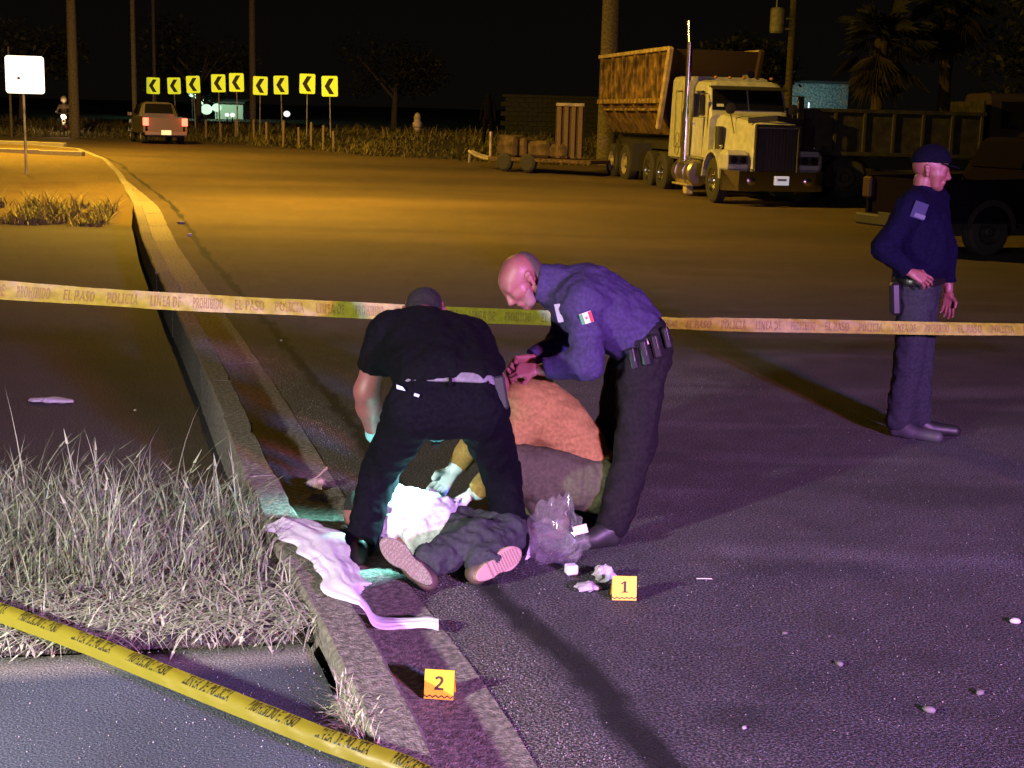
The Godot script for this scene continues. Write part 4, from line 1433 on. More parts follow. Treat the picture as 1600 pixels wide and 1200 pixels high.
func dump_trailer() -> void:
	var o := thing("dump_trailer", Vector3(5.36, rise(-33.0), -32.2) + Basis(Vector3.UP, deg_to_rad(8.0)) * Vector3(0, 0.06, -4.6), deg_to_rad(12.5))
	tag(o, "rusty ribbed dump trailer coupled behind the white truck", "trailer")
	var rust := mat("trailer_rust", 0.33, 0.19, 0.07, 0.8, 0.0, {"tint": noise_tex("rust_blotch", FastNoiseLite.TYPE_SIMPLEX_SMOOTH, 0.006, 0.1, 1.0, 7, 1024), "scale": 0.3, "bump": noise_tex("aggregate_relief", FastNoiseLite.TYPE_SIMPLEX, 0.045, 0.0, 1.0, 4, 1024), "depth": 0.3})
	var pale := metal_paint("trailer_rail", 0.55, 0.42, 0.26, 0.6)
	var dark := mat("truck_dark", 0, 0, 0)
	var z0 := 0.15
	var z1 := -5.6
	for s in [-1.0, 1.0]:
		var m := M.new()
		panel(m, [Vector3(s * 1.2, 2.15, z0), Vector3(s * 1.2, 2.15, z1), Vector3(s * 1.2, 3.45, z1), Vector3(s * 1.2, 3.45, z0 + 0.55)], 0.03, Vector3(s, 0, 0))
		panel(m, [Vector3(s * 0.75, 1.35, z0 - 0.3), Vector3(s * 0.75, 1.35, z1), Vector3(s * 1.2, 2.15, z1), Vector3(s * 1.2, 2.15, z0)], 0.03, Vector3(s, -0.6, 0))
		var side := obj("side_wall", m, rust, o)
		for k in 6:
			m = M.new()
			var z := z0 - 0.15 - k * 1.05
			var top := 3.42
			m.box(Vector3(s * 1.23, (2.15 + top) / 2, z), Vector3(0.09, top - 2.15, 0.11), Basis(), 0.01)
			var a := Vector3(s * 0.8, 1.38, z); var b := Vector3(s * 1.22, 2.13, z)
			m.box((a + b) / 2, Vector3(0.09, a.distance_to(b), 0.11), Basis(Vector3.BACK, -atan2(b.x - a.x, b.y - a.y)), 0.01)
			obj("rib", m, rust, side)
		m = M.new()
		m.box(Vector3(s * 1.22, 3.47, (z0 + 0.5 + z1) / 2), Vector3(0.12, 0.1, z0 + 0.5 - z1), Basis(), 0.015)
		obj("top_rail", m, pale, side)
		m = M.new()
		m.box(Vector3(s * 1.24, 2.2, (z0 + z1) / 2), Vector3(0.08, 0.13, z0 - z1), Basis(), 0.015)
		m.box(Vector3(s * 1.12, 1.98, (z0 + z1) / 2), Vector3(0.1, 0.07, z0 - z1 - 0.3), Basis(), 0.015)
		obj("side_rail", m, metal_paint("trailer_rail_worn", 0.5, 0.33, 0.15, 0.6, 0.3), side)
	var m := M.new()
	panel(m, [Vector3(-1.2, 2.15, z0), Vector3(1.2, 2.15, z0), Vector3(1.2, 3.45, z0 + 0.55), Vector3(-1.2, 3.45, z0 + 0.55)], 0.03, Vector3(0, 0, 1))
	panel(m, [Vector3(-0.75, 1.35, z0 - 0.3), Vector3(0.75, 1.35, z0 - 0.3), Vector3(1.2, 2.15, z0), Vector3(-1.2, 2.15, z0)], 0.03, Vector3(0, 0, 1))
	obj("front_wall", m, mat("trailer_rust_shaded", 0.03, 0.015, 0.009, 0.85), o)  # shaded copy of the rust: the front wall's shade is in its colour
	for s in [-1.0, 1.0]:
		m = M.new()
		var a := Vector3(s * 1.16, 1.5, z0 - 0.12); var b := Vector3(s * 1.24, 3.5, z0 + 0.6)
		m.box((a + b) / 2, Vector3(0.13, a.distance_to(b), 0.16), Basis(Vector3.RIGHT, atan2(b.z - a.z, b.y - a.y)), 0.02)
		obj("front_post", m, pale if s < 0 else mat("trailer_rust_shaded", 0, 0, 0), o)  # right post takes the shaded colour, left one stays pale
	m = M.new()
	panel(m, [Vector3(-0.75, 1.35, z1), Vector3(0.75, 1.35, z1), Vector3(1.2, 2.15, z1), Vector3(1.2, 3.45, z1), Vector3(-1.2, 3.45, z1), Vector3(-1.2, 2.15, z1)], 0.04, Vector3(0, 0, -1))
	obj("tailgate", m, rust, o)
	m = M.new()
	for x in [-0.4, 0.4]: m.box(Vector3(x, 1.12, (z0 + z1) / 2 - 0.2), Vector3(0.14, 0.34, z0 - z1), Basis(), 0.01)
	for z in [-2.9, -4.2]: m.cyl(Vector3(-1, 0.52, z), Vector3(1, 0.52, z), 0.09, 0.09, 8)
	m.box(Vector3(0, 0.85, -3.5), Vector3(1.5, 0.1, 2.6))
	obj("chassis", m, dark, o)
	for s in [-1.0, 1.0]:
		for z in [-2.9, -4.2]:
			wheel(o, Vector3(s * 1.06, 0.52, z), 0.52, 0.27, metal_paint("pale_steel", 0, 0, 0), 0.2)
			wheel(o, Vector3(s * 0.75, 0.52, z), 0.52, 0.27, dark, 0.2)
		m = M.new()
		panel(m, [Vector3(s * 0.65, 0.35, -2.15), Vector3(s * 1.2, 0.35, -2.15), Vector3(s * 1.2, 1.1, -2.15), Vector3(s * 0.65, 1.1, -2.15)], 0.015, Vector3(0, 0, 1))
		obj("mud_flap", m, mat("rubber", 0, 0, 0), o)

func tipper() -> void:
	var o := thing("tipper_truck", Vector3(8.5, rise(-34.0), -35.2), deg_to_rad(92.0))
	tag(o, "unlit tipper truck with a low ribbed bed, behind the standing officer", "truck")
	var paint := metal_paint("tipper_paint", 0.04, 0.034, 0.016, 0.6, 0.4)
	var dark := mat("truck_dark", 0, 0, 0)
	# local +z runs along its length towards its cab at the right
	for s in [-1.0, 1.0]:
		var m := M.new()
		panel(m, [Vector3(s * 1.2, 1.08, -3.2), Vector3(s * 1.2, 1.08, 2.5), Vector3(s * 1.2, 2.06, 2.5), Vector3(s * 1.2, 2.06, -3.2)], 0.03, Vector3(s, 0, 0))
		var side := obj("bed_side", m, paint, o)
		for k in 9:
			m = M.new()
			m.box(Vector3(s * 1.23, 1.57, -3.15 + k * 0.7), Vector3(0.07, 0.98, 0.08), Basis(), 0.01)
			obj("rib", m, mat("tipper_rib", 0.02, 0.016, 0.01, 0.7), side)
		m = M.new()
		for y in [1.08, 2.08]: m.box(Vector3(s * 1.22, y, -0.35), Vector3(0.1, 0.09, 5.8), Basis(), 0.01)
		obj("bed_rail", m, paint, side)
		for z in [-2.1, 3.5]:
			wheel(o, Vector3(s * 1.02, 0.52, z), 0.52, 0.3, dark, 0.1)
		wheel(o, Vector3(s * 1.02, 0.52, -0.7 if s > 0 else -0.7), 0.52, 0.3, metal_paint("hub_brown", 0.06, 0.045, 0.03, 0.7), 0.25)
	var m := M.new()
	m.box(Vector3(0, 1.05, -0.35), Vector3(2.38, 0.06, 5.7))
	m.box(Vector3(0, 1.56, -3.2), Vector3(2.38, 0.98, 0.05))
	m.box(Vector3(0, 1.75, 2.5), Vector3(2.38, 1.3, 0.05))
	obj("bed_floor", m, paint, o)
	m = M.new()
	for x in [-0.4, 0.4]: m.box(Vector3(x, 0.85, 0.3), Vector3(0.12, 0.26, 7.4))
	obj("chassis", m, dark, o)
	m = M.new()
	loft(m, [ring(2.75, 1.0, 0.75, 2.6, 0.9, 0.08), ring(4.0, 1.0, 0.75, 2.6, 0.9, 0.08), ring(4.25, 1.0, 0.75, 1.8, 0.95, 0.08)])
	obj("cab", m, mat("tipper_cab", 0.03, 0.02, 0.02, 0.5), o)
	for s in [-1.0, 1.0]:
		m = M.new()
		panel(m, [Vector3(s * 1.0, 1.75, 3.0), Vector3(s * 1.0, 1.75, 3.9), Vector3(s * 0.93, 2.4, 3.8), Vector3(s * 0.93, 2.4, 3.0)], 0.02, Vector3(s, 0, 0))
		obj("side_window", m, mat("dark_glass", 0, 0, 0), o)
	m = M.new()   # polished tank and lamp near the wheel
	m.lathe(Vector3(1.05, 0.95, 0.35), Vector3.UP, [[0.0, 0.0], [0.0, 0.11], [0.3, 0.11], [0.34, 0.06], [0.36, 0.0]], 14)
	m.box(Vector3(1.1, 0.72, 0.18), Vector3(0.14, 0.14, 0.22), Basis(), 0.02)
	obj("air_tank", m, mat("polished_aluminium", 0, 0, 0), o)

func pickup(called: String, at: Vector3, turn: float, paint: Material, lit := true) -> Node3D:   # nose towards +z
	var o := thing(called, at, turn)
	var dark := mat("truck_dark", 0.018, 0.017, 0.016, 0.6)
	var glass := mat("dark_glass", 0.006, 0.006, 0.008, 0.22) if lit else mat("dull_glass", 0.006, 0.005, 0.007, 0.9)
	if not lit: glass.metallic_specular = 0.05
	var m := M.new()
	loft(m, [ring(2.6, 0.84, 0.5, 0.98, 0.8, 0.05), ring(2.35, 0.92, 0.42, 1.1, 0.85, 0.06), ring(1.1, 0.94, 0.42, 1.18, 0.86, 0.06), ring(0.95, 0.94, 0.42, 1.2, 0.88, 0.05), ring(-0.75, 0.94, 0.42, 1.2, 0.88, 0.05)])
	obj("body", m, paint, o)
	m = M.new()
	loft(m, [ring(1.2, 0.86, 1.1, 1.24, 0.84, 0.03), ring(0.55, 0.86, 1.1, 1.7, 0.68, 0.06), ring(0.2, 0.87, 1.1, 1.8, 0.68, 0.08), ring(-0.6, 0.87, 1.1, 1.79, 0.68, 0.08), ring(-0.8, 0.87, 1.1, 1.3, 0.74, 0.06)])
	obj("cab", m, paint, o)
	m = M.new()
	panel(m, [Vector3(-0.62, 1.32, -0.8), Vector3(0.62, 1.32, -0.8), Vector3(0.56, 1.72, -0.66), Vector3(-0.56, 1.72, -0.66)], 0.02, Vector3(0, 0, -1))
	for i in m.v.size(): m.v[i].z -= 0.03
	obj("rear_window", m, glass, o)
	m = M.new()
	panel(m, [Vector3(-0.72, 1.26, 1.14), Vector3(0.72, 1.26, 1.14), Vector3(0.58, 1.68, 0.58), Vector3(-0.58, 1.68, 0.58)], 0.02, Vector3(0, 1, 1))
	for i in m.v.size(): m.v[i] += Vector3(0, 0.03, 0.03)
	obj("windscreen", m, glass, o)
	for s in [-1.0, 1.0]:
		m = M.new()
		panel(m, [Vector3(s * 0.86, 1.26, 0.85), Vector3(s * 0.86, 1.26, -0.55), Vector3(s * 0.74, 1.68, -0.5), Vector3(s * 0.74, 1.68, 0.45)], 0.02, Vector3(s, 0.3, 0))
		for i in m.v.size(): m.v[i].x += s * 0.03
		obj("side_window", m, glass, o)
		m = M.new()
		m.box(Vector3(s * 1.03, 1.25, 0.85), Vector3(0.2, 0.16, 0.08), Basis(), 0.03)
		obj("mirror", m, paint, o)
		for z in [1.62, -1.55]:
			wheel(o, Vector3(s * 0.8, 0.37, z), 0.37, 0.24, mat("wheel_grey", 0.2, 0.19, 0.18, 0.5) if lit else mat("truck_dark", 0, 0, 0), 0.1)
			m = M.new()
			m.lathe(Vector3(s * 0.93, 0.4, z), Vector3.RIGHT * s, [[-0.05, 0.46], [0.012, 0.46], [0.012, 0.37]], 24)
			for i in m.v.size(): m.v[i].y = maxf(m.v[i].y, 0.42)
			obj("wheel_arch", m, dark, o)
		m = M.new()   # side of the bed
		panel(m, [Vector3(s * 0.94, 0.5, -0.8), Vector3(s * 0.94, 0.5, -2.55), Vector3(s * 0.92, 1.14, -2.55), Vector3(s * 0.92, 1.18, -0.8)], 0.08, Vector3(s, 0, 0))
		obj("bed_side", m, paint, o)
		m = M.new()
		m.box(Vector3(s * 0.83, 0.95, -2.58), Vector3(0.24, 0.34, 0.12), Basis(), 0.04)
		var red := mat("tail_lamp_glow", 1.0, 0.09, 0.05, 0.4, 0.0, {"emit": 5.0}) if lit else mat("tail_lamp_shaded", 0.02, 0.003, 0.003, 0.5)  # unlit lens is darkened to look shaded
		obj("tail_light", m, red, o)
		if lit:
			omni(o.transform * Vector3(s * 0.83, 0.93, -2.78), 0.5, Color(1.0, 0.3, 0.16), 0.1)
		m = M.new()
		m.box(Vector3(s * 0.68, 0.85, 2.56), Vector3(0.3, 0.2, 0.1), Basis(), 0.03)
		obj("headlight", m, glass, o)
	m = M.new()
	panel(m, [Vector3(-0.75, 0.55, -2.55), Vector3(0.75, 0.55, -2.55), Vector3(0.75, 1.13, -2.55), Vector3(-0.75, 1.13, -2.55)], 0.06, Vector3(0, 0, -1))
	obj("tailgate", m, paint, o)
	m = M.new()
	m.box(Vector3(0, 0.5, -1.65), Vector3(1.7, 0.08, 1.75))
	obj("bed_floor", m, dark, o)
	m = M.new()
	m.box(Vector3(0, 0.46, -2.68), Vector3(1.8, 0.18, 0.18), Basis(), 0.03)
	obj("rear_bumper", m, mat("bumper_grey", 0.2, 0.17, 0.13, 0.4, 0.6) if lit else mat("truck_dark", 0, 0, 0), o)
	m = M.new()
	m.box(Vector3(0, 0.5, -2.79), Vector3(0.42, 0.2, 0.02), Basis(), 0.005)
	obj("licence_plate", m, mat("plate_glow", 0.85, 0.75, 0.6, 0.5, 0.0, {"emit": 0.5}) if lit else mat("plate_shaded", 0.02, 0.02, 0.02, 0.6), o)  # one plate emits to look lit, the other is darkened to look shaded
	m = M.new()
	m.box(Vector3(0, 0.38, -0.1), Vector3(1.5, 0.16, 4.2))
	obj("chassis", m, dark, o)
	return o

func motorcycle() -> void:
	var at := Vector3(-20.4, rise(-64.0), -64.2)
	var o := thing("motorcycle", at, 0.25)
	tag(o, "motorcycle with its headlamp on, coming round the far curve", "motorcycle")
	var dark := mat("truck_dark", 0, 0, 0)
	for z in [0.62, -0.62]:
		var m := M.new()
		m.lathe(Vector3(0, 0.31, z), Vector3.RIGHT, [[-0.05, 0.22], [-0.055, 0.27], [-0.03, 0.31], [0.03, 0.31], [0.055, 0.27], [0.05, 0.22], [-0.05, 0.22]], 20)
		m.cyl(Vector3(-0.05, 0.31, z), Vector3(0.05, 0.31, z), 0.05, 0.05, 8)
		obj("wheel", m, mat("rubber", 0, 0, 0), o)
	var m := M.new()
	m.flesh([[Vector3(0, 0.75, 0.2), 0.13, Vector3(0, 0.8, -0.05), 0.1], [Vector3(0, 0.4, 0.1), 0.15, Vector3(0, 0.42, -0.15), 0.13]], 0.03, 0.05)
	obj("tank", m, mat("bike_red", 0.2, 0.03, 0.02, 0.3), o)
	m = M.new()
	m.box(Vector3(0, 0.78, -0.35), Vector3(0.24, 0.09, 0.6), Basis(), 0.03)
	obj("saddle", m, dark, o)
	m = M.new()
	m.tube([Vector3(0.06, 0.31, 0.62), Vector3(0.06, 0.98, 0.36)], 0.025, 6)
	m.tube([Vector3(-0.06, 0.31, 0.62), Vector3(-0.06, 0.98, 0.36)], 0.025, 6)
	m.tube([Vector3(0, 0.31, -0.62), Vector3(0, 0.5, 0.0), Vector3(0, 0.9, 0.35)], 0.03, 6)
	obj("frame", m, dark, o)
	m = M.new()
	m.tube([Vector3(-0.36, 1.05, 0.2), Vector3(-0.1, 1.0, 0.36), Vector3(0.1, 1.0, 0.36), Vector3(0.36, 1.05, 0.2)], 0.018, 6)
	obj("handlebar", m, dark, o)
	m = M.new()
	m.lathe(Vector3(0, 0.86, 0.42), Vector3.BACK, [[0.0, 0.05], [0.08, 0.11], [0.1, 0.1], [0.11, 0.0]], 14)
	obj("headlight", m, mat("headlamp_glow", 1.0, 0.8, 0.5, 0.4, 0.0, {"emit": 3.0}), o)
	omni(o.transform * Vector3(0, 0.86, 0.62), 2.0, Color(1.0, 0.85, 0.6), 0.08)
	# its rider
	var r := thing("person", at + Vector3(0, 0.0, 0), 0.25)
	tag(r, "person in a pale top and helmet riding the far motorcycle", "person")
	m = M.new()
	m.flesh([[Vector3(0, 0.9, -0.3), 0.15, Vector3(0, 1.3, -0.15), 0.17], [Vector3(-0.18, 1.35, -0.13), 0.07, Vector3(-0.3, 1.1, 0.05), 0.05], [Vector3(-0.3, 1.1, 0.05), 0.05, Vector3(-0.34, 1.07, 0.2), 0.04], [Vector3(0.18, 1.35, -0.13), 0.07, Vector3(0.3, 1.1, 0.05), 0.05], [Vector3(0.3, 1.1, 0.05), 0.05, Vector3(0.34, 1.07, 0.2), 0.04], [Vector3(0, 1.4, -0.12), 0.06, Vector3(0, 1.58, -0.06), 0.09]], 0.02, 0.04)
	obj("body", m, cloth("rider_shirt", 0.12, 0.09, 0.08), r)
	m = M.new()
	m.flesh([[Vector3(-0.1, 0.86, -0.3), 0.11, Vector3(-0.22, 0.72, 0.1), 0.08], [Vector3(-0.22, 0.72, 0.1), 0.08, Vector3(-0.18, 0.3, -0.08), 0.055], [Vector3(0.1, 0.86, -0.3), 0.11, Vector3(0.22, 0.72, 0.1), 0.08], [Vector3(0.22, 0.72, 0.1), 0.08, Vector3(0.18, 0.3, -0.08), 0.055]], 0.02, 0.04)
	obj("trousers", m, cloth("rider_trousers", 0.03, 0.03, 0.045), r)
	m = M.new()
	m.ball(Vector3(0, 1.63, -0.06), Vector3(0.14, 0.15, 0.16), 16)
	obj("helmet", m, mat("helmet_pale", 0.4, 0.34, 0.3, 0.3), r)

# ---------- tapes, markers and small things ----------
func curve(pts: Array, step: float) -> Array:
	var c := Curve3D.new()
	for i in pts.size():
		var a: Vector3 = pts[maxi(i - 1, 0)]
		var b: Vector3 = pts[mini(i + 1, pts.size() - 1)]
		var t := (b - a) / 6.0
		c.add_point(pts[i], -t, t)
	var n := int(c.get_baked_length() / step)
	var out := []
	for i in n + 1: out.append(c.sample_baked(c.get_baked_length() * i / n, true))
	return out

func tape(called: String, pts: Array, width: Array, side_of: Callable, curl: float, base: Material, ink: Material, words: Array, gap: float, length: float, lh: float, off: float, start: float) -> Node3D:
	var p := curve(pts, 0.02)
	var o := thing(called, p[0])
	var n := p.size()
	var at := func(s: float, t: float, lift: float) -> Vector3:   # s metres along, t -1..1 across
		var x := clampf(s / 0.02, 0.0, n - 1.001)
		var i := int(x)
		var q: Vector3 = p[i].lerp(p[i + 1], x - i)
		var d: Vector3 = (p[i + 1] - p[i]).normalized()
		var f := x / (n - 1)
		var sd: Vector3 = side_of.call(s)
		sd = (sd - d * sd.dot(d)).normalized()
		var nn := d.cross(sd).normalized()
		if nn.z < 0: nn = -nn
		var w: float = lerpf(width[0], width[1], f) * 0.5
		var wob := 0.005 * grain.get_noise_2d(s * 260.0, t * 30.0) + 0.005 * grain.get_noise_2d(s * 700.0 + 50.0 * t, 90.0)
		return q + sd * w * t + nn * (curl * (1.0 - t * t) + wob + lift) - p[0]
	var m := M.new()
	m.grid(n - 1, 6, func(i, j): return at.call(i * 0.02, j / 3.0 - 1.0, 0.0), null, Vector3(0, 0.5, 0.8))
	obj("tape_band", m, base, o)
	m = M.new()
	var s := start
	var k := 0
	while s < n * 0.02 - length:
		var a := text_mesh(words[k % words.size()], 0.1, "Droid Sans")
		var v: PackedVector3Array = a[Mesh.ARRAY_VERTEX]
		var lo := Vector3(1e9, 1e9, 0); var hi := -lo
		for q in v: lo = lo.min(q); hi = hi.max(q)
		var ix: PackedInt32Array = a[Mesh.ARRAY_INDEX]
		for i in range(0, ix.size(), 3):
			var q := []
			for e in 3:
				var c := v[ix[i + e]]
				q.append(at.call(s + (c.x - lo.x) / (hi.x - lo.x) * length, off + ((c.y - lo.y) / (hi.y - lo.y) - 0.5) * lh, 0.0012))
			m.tri(q[0], q[1], q[2], Vector3(0, 0.5, 0.8))
		s += length + gap
		k += 1
	obj("lettering", m, ink, o)
	return o

func tapes_and_markers() -> void:
	var yel := mat("tape_yellow", 0.36, 0.34, 0.02, 0.5, 0.0, {"back": Color(0.35, 0.3, 0.1), "tint": noise_tex("cloth_tint", FastNoiseLite.TYPE_SIMPLEX_SMOOTH, 0.02, 0.72, 1.0, 4), "scale": 2.0})
	var far := tape("caution_tape", [Vector3(-3.4, 1.2, -5.9), Vector3(-2.662, 1.097, -6.3), Vector3(-2.427, 1.038, -6.6), Vector3(-1.761, 0.959, -6.95), Vector3(-1.007, 0.9, -7.25), Vector3(-0.354, 0.852, -7.5), Vector3(0.202, 0.818, -7.7), Vector3(0.891, 0.786, -7.85), Vector3(1.836, 0.763, -8.05), Vector3(3.035, 0.739, -8.3), Vector3(4.6, 0.74, -8.6)], [0.094, 0.07], func(s): return Vector3(0.0, 1.0, 0.3 * sin(s * 1.7) + 0.25 * sin(s * 4.3)), 0.003, yel, mat("tape_ink_faded", 0.17, 0.12, 0.02, 0.6), ["POLICIA", "LINEA DE", "PROHIBIDO", "EL PASO"], 0.06, 0.15, 1.25, 0.0, 0.05)
	tag(far, "yellow caution tape stretched across the road behind the bending people", "caution tape")
	var lemon := mat("tape_lemon", 0.17, 0.155, 0.01, 0.4, 0.0, {"back": Color(0.12, 0.12, 0.02)})
	var near := tape("caution_tape", [Vector3(-2.6, 0.2, -5.3), Vector3(-2.052, 0.155, -4.884), Vector3(-1.767, 0.155, -4.676), Vector3(-1.397, 0.155, -4.416), Vector3(-1.058, 0.155, -4.156), Vector3(-0.753, 0.155, -3.922), Vector3(-0.479, 0.155, -3.712), Vector3(-0.25, 0.158, -3.551), Vector3(-0.1, 0.13, -3.43), Vector3(0.1, 0.02, -3.28), Vector3(0.3, 0.012, -3.1)], [0.068, 0.066], func(s): return Vector3(0.25, 0.75, -0.75), 0.016, lemon, mat("tape_ink", 0.012, 0.012, 0.004, 0.5), ["PROHIBIDO EL PASO", "LINEA DE POLICIA"], 0.085, 0.2, 1.15, 0.38, 0.02)
	tag(near, "yellow caution tape with black lettering sagging low over the near slab", "caution tape")
	marker("2", Vector3(-0.214, 0.004, -4.40), -0.09, "Droid Sans", "yellow evidence marker numbered 2 standing in the gutter")
	marker("1", Vector3(0.473, 0.006, -5.42), 0.02, "Droid Serif", "yellow evidence marker numbered 1 standing on the road")

func marker(s: String, at: Vector3, turn: float, fnt: String, label: String) -> void:
	var o := thing("evidence_marker", at, turn)
	tag(o, label, "evidence marker", "numbered evidence markers")
	var yel := mat("marker_yellow", 0.85, 0.5, 0.02, 0.45)
	var m := M.new()
	var w := 0.049
	panel(m, [Vector3(-w, 0, 0.022), Vector3(w, 0, 0.022), Vector3(w, 0.094, 0.0), Vector3(-w, 0.094, 0.0)], 0.002, Vector3(0, 0, 1))
	obj("front_face", m, yel, o)
	m = M.new()
	panel(m, [Vector3(-w, 0, -0.05), Vector3(w, 0, -0.05), Vector3(w, 0.094, -0.003), Vector3(-w, 0.094, -0.003)], 0.002, Vector3(0, 0, -1))
	obj("back_face", m, yel, o)
	m = M.new()
	var up := Vector3(0, 0.094, -0.022).normalized()
	var put := func(x: float, y: float) -> Vector3: return Vector3(x, 0, 0.0228) + up * y + Vector3(0, 0, 0.0006)
	var a := text_mesh(s, 0.062, fnt)
	var v: PackedVector3Array = a[Mesh.ARRAY_VERTEX]
	var lo := Vector3(1e9, 1e9, 0); var hi := -lo
	for q in v: lo = lo.min(q); hi = hi.max(q)
	var ix: PackedInt32Array = a[Mesh.ARRAY_INDEX]
	for i in range(0, ix.size(), 3):
		var q := []
		for e in 3:
			var c := v[ix[i + e]] - (lo + hi) * 0.5
			q.append(put.call(c.x, c.y * 0.046 / (hi.y - lo.y) + 0.054))
		m.tri(q[0], q[1], q[2], Vector3.BACK)
	obj("numeral", m, mat("marker_ink", 0.03, 0.014, 0.004, 0.6), o)
	m = M.new()
	for k in 10:
		var x := -w + k * (2.0 * w / 10.0)
		var d := 2.0 * w / 10.0
		var y0 := 0.004 if k % 2 else 0.011
		var y1 := 0.011 if k % 2 else 0.004
		m.quad(put.call(x, y0), put.call(x + d, y1), put.call(x + d, y1 + 0.0045), put.call(x, y0 + 0.0045), Vector3.BACK)
	obj("scale_marks", m, mat("marker_ink", 0, 0, 0), o)

func crumple(m: M, r: Vector3, amp: float, f: float, seed_: float, seg := 22) -> void:
	m.ball(Vector3.ZERO, r, seg)
	for i in m.v.size():
		var p := m.v[i]
		var d := 1.0 + amp * (absf(grain.get_noise_3d(p.x * f + seed_, p.y * f, p.z * f)) * 2.2 - 0.6)
		m.v[i] = p * d
	for i in range(0, m.v.size(), 3):
		var g := (m.v[i + 2] - m.v[i]).cross(m.v[i + 1] - m.v[i]).normalized()
		for e in 3: m.n[i + e] = g

func small_things() -> void:
	var rng := RandomNumberGenerator.new()
	rng.seed = 99
	# pale sheet lying over the kerb into the gutter
	var o := thing("white_sheet", Vector3(-0.65, 0.12, -5.3))
	tag(o, "crumpled white sheet lying along the kerb and down into the gutter", "sheet")
	var path := curve([Vector3(-0.98, 0.15, -5.87), Vector3(-0.9, 0.15, -5.79), Vector3(-0.80, 0.155, -5.62), Vector3(-0.70, 0.15, -5.38), Vector3(-0.635, 0.145, -5.18), Vector3(-0.575, 0.135, -5.04), Vector3(-0.52, 0.09, -4.99), Vector3(-0.485, 0.035, -5.0), Vector3(-0.40, 0.025, -5.01), Vector3(-0.30, 0.03, -5.02), Vector3(-0.25, 0.035, -4.985)], 0.012)
	var m := M.new()
	var n := path.size() - 1
	m.grid(n, 18, func(i, j):
		var d: Vector3 = (path[mini(i + 1, n)] - path[maxi(i - 1, 0)]).normalized()
		var sd := d.cross(Vector3.UP).normalized() if d.y > -0.5 else Vector3(0.2, 0, 1)
		sd = sd.lerp(Vector3(0.05, 0, 1.0), ss(0.62, 0.78, i / float(n))).normalized()
		var t: float = j / 9.0 - 1.0
		var f: float = i / float(n)
		var w: float = (0.13 - 0.05 * ss(0.66, 0.76, f)) * (0.75 + 0.3 * sin(f * 9.0) * (1.0 - f)) * (1.0 + 0.25 * sin(f * 40.0) * 0.4 - 0.12 * ss(0.6, 0.9, f))
		var q: Vector3 = path[i] + sd * w * t
		var wr := 0.010 * grain.get_noise_2d(i * 1.2, j * 20.0) + 0.007 * absf(grain.get_noise_2d(i * 4.0 + 300.0, j * 30.0))
		return q - o.position + Vector3(0, 0.018 * (1.0 - t * t) + wr, 0) + sd * 0.02 * grain.get_noise_2d(i * 4.0, j * 1.0), null, Vector3.UP)
	obj("sheet_fabric", m, mat("sheet_white", 0.6, 0.58, 0.62, 0.9, 0.0, {"bump": noise_tex("weave", FastNoiseLite.TYPE_SIMPLEX, 0.12, 0.0, 1.0, 3), "depth": 0.1, "scale": 4.0}), o)
	# clear evidence bag with a pink label
	o = thing("plastic_bag", Vector3(0.215, 0.004, -5.9))
	tag(o, "clear crumpled plastic bag with a pale label beside the crouching person", "bag")
	m = M.new()
	crumple(m, Vector3(0.14, 0.13, 0.1), 0.3, 900.0, 3.0, 56)
	for i in m.v.size():
		var up := maxf(m.v[i].y, -0.1) + 0.1
		m.v[i] = Vector3((m.v[i].x - 0.01) * (1.1 - 1.6 * up), up * 1.25, m.v[i].z)
	obj("film", m, mat("clear_film", 0.8, 0.78, 0.82, 0.06, 0.0, {"alpha": 0.04}), o)
	m = M.new()
	crumple(m, Vector3(0.1, 0.09, 0.07), 0.4, 1100.0, 11.0, 40)
	for i in m.v.size(): m.v[i] += Vector3(-0.03, 0.09, 0.0)
	obj("inner_film", m, mat("clear_film", 0, 0, 0), o)
	m = M.new()
	m.box(Vector3(0.095, 0.165, 0.075), Vector3(0.062, 0.04, 0.003), Basis(Vector3.BACK, 0.28), 0.001)
	obj("bag_label", m, mat("label_pink", 0.72, 0.5, 0.5, 0.6), o)
	# cups, papers and boxes on the ground
	m = M.new()
	m.box(Vector3(0, 0.021, 0), Vector3(0.05, 0.042, 0.045), Basis(), 0.005)
	var c := obj("small_carton", m, mat("carton_white", 0.7, 0.62, 0.78, 0.7))
	c.position = Vector3(0.272, 0.004, -5.72); c.rotation.y = 0.3
	tag(c, "small pale lilac carton in front of the plastic bag", "carton")
	m = M.new()
	m.box(Vector3(0, 0.035, 0), Vector3(0.055, 0.07, 0.04), Basis(Vector3.BACK, 0.2), 0.006)
	c = obj("small_carton", m, mat("carton_white", 0, 0, 0))
	c.position = Vector3(0.065, 0.006, -5.9); c.rotation.y = -0.4
	tag(c, "pale lilac carton left of the plastic bag, by a black shoe", "carton")
	var crumpled := [[Vector3(0.405, 0.03, -5.66), Vector3(0.05, 0.04, 0.04), "crumpled grey wrapper beside evidence marker 1"], [Vector3(0.325, 0.018, -5.52), Vector3(0.055, 0.018, 0.04), "flat crumpled wrapper on the road left of marker 1"], [Vector3(-0.1, 0.04, -6.25), Vector3(0.06, 0.03, 0.04), "pale blue crumpled paper beside the lying person's trousers"], [Vector3(-0.02, 0.01, -5.95), Vector3(0.035, 0.01, 0.02), "scrap of white paper behind the black shoe"]]
	for k in crumpled.size():
		m = M.new()
		crumple(m, crumpled[k][1], 0.5, 1500.0, 7.0 * k, 18)
		c = obj("crumpled_paper", m, mat("wrapper_%d" % (k / 2), [0.4, 0.5][k / 2], [0.37, 0.62][k / 2], [0.4, 0.66][k / 2], 0.6))
		c.position = crumpled[k][0]
		tag(c, crumpled[k][2], "paper")
	m = M.new()
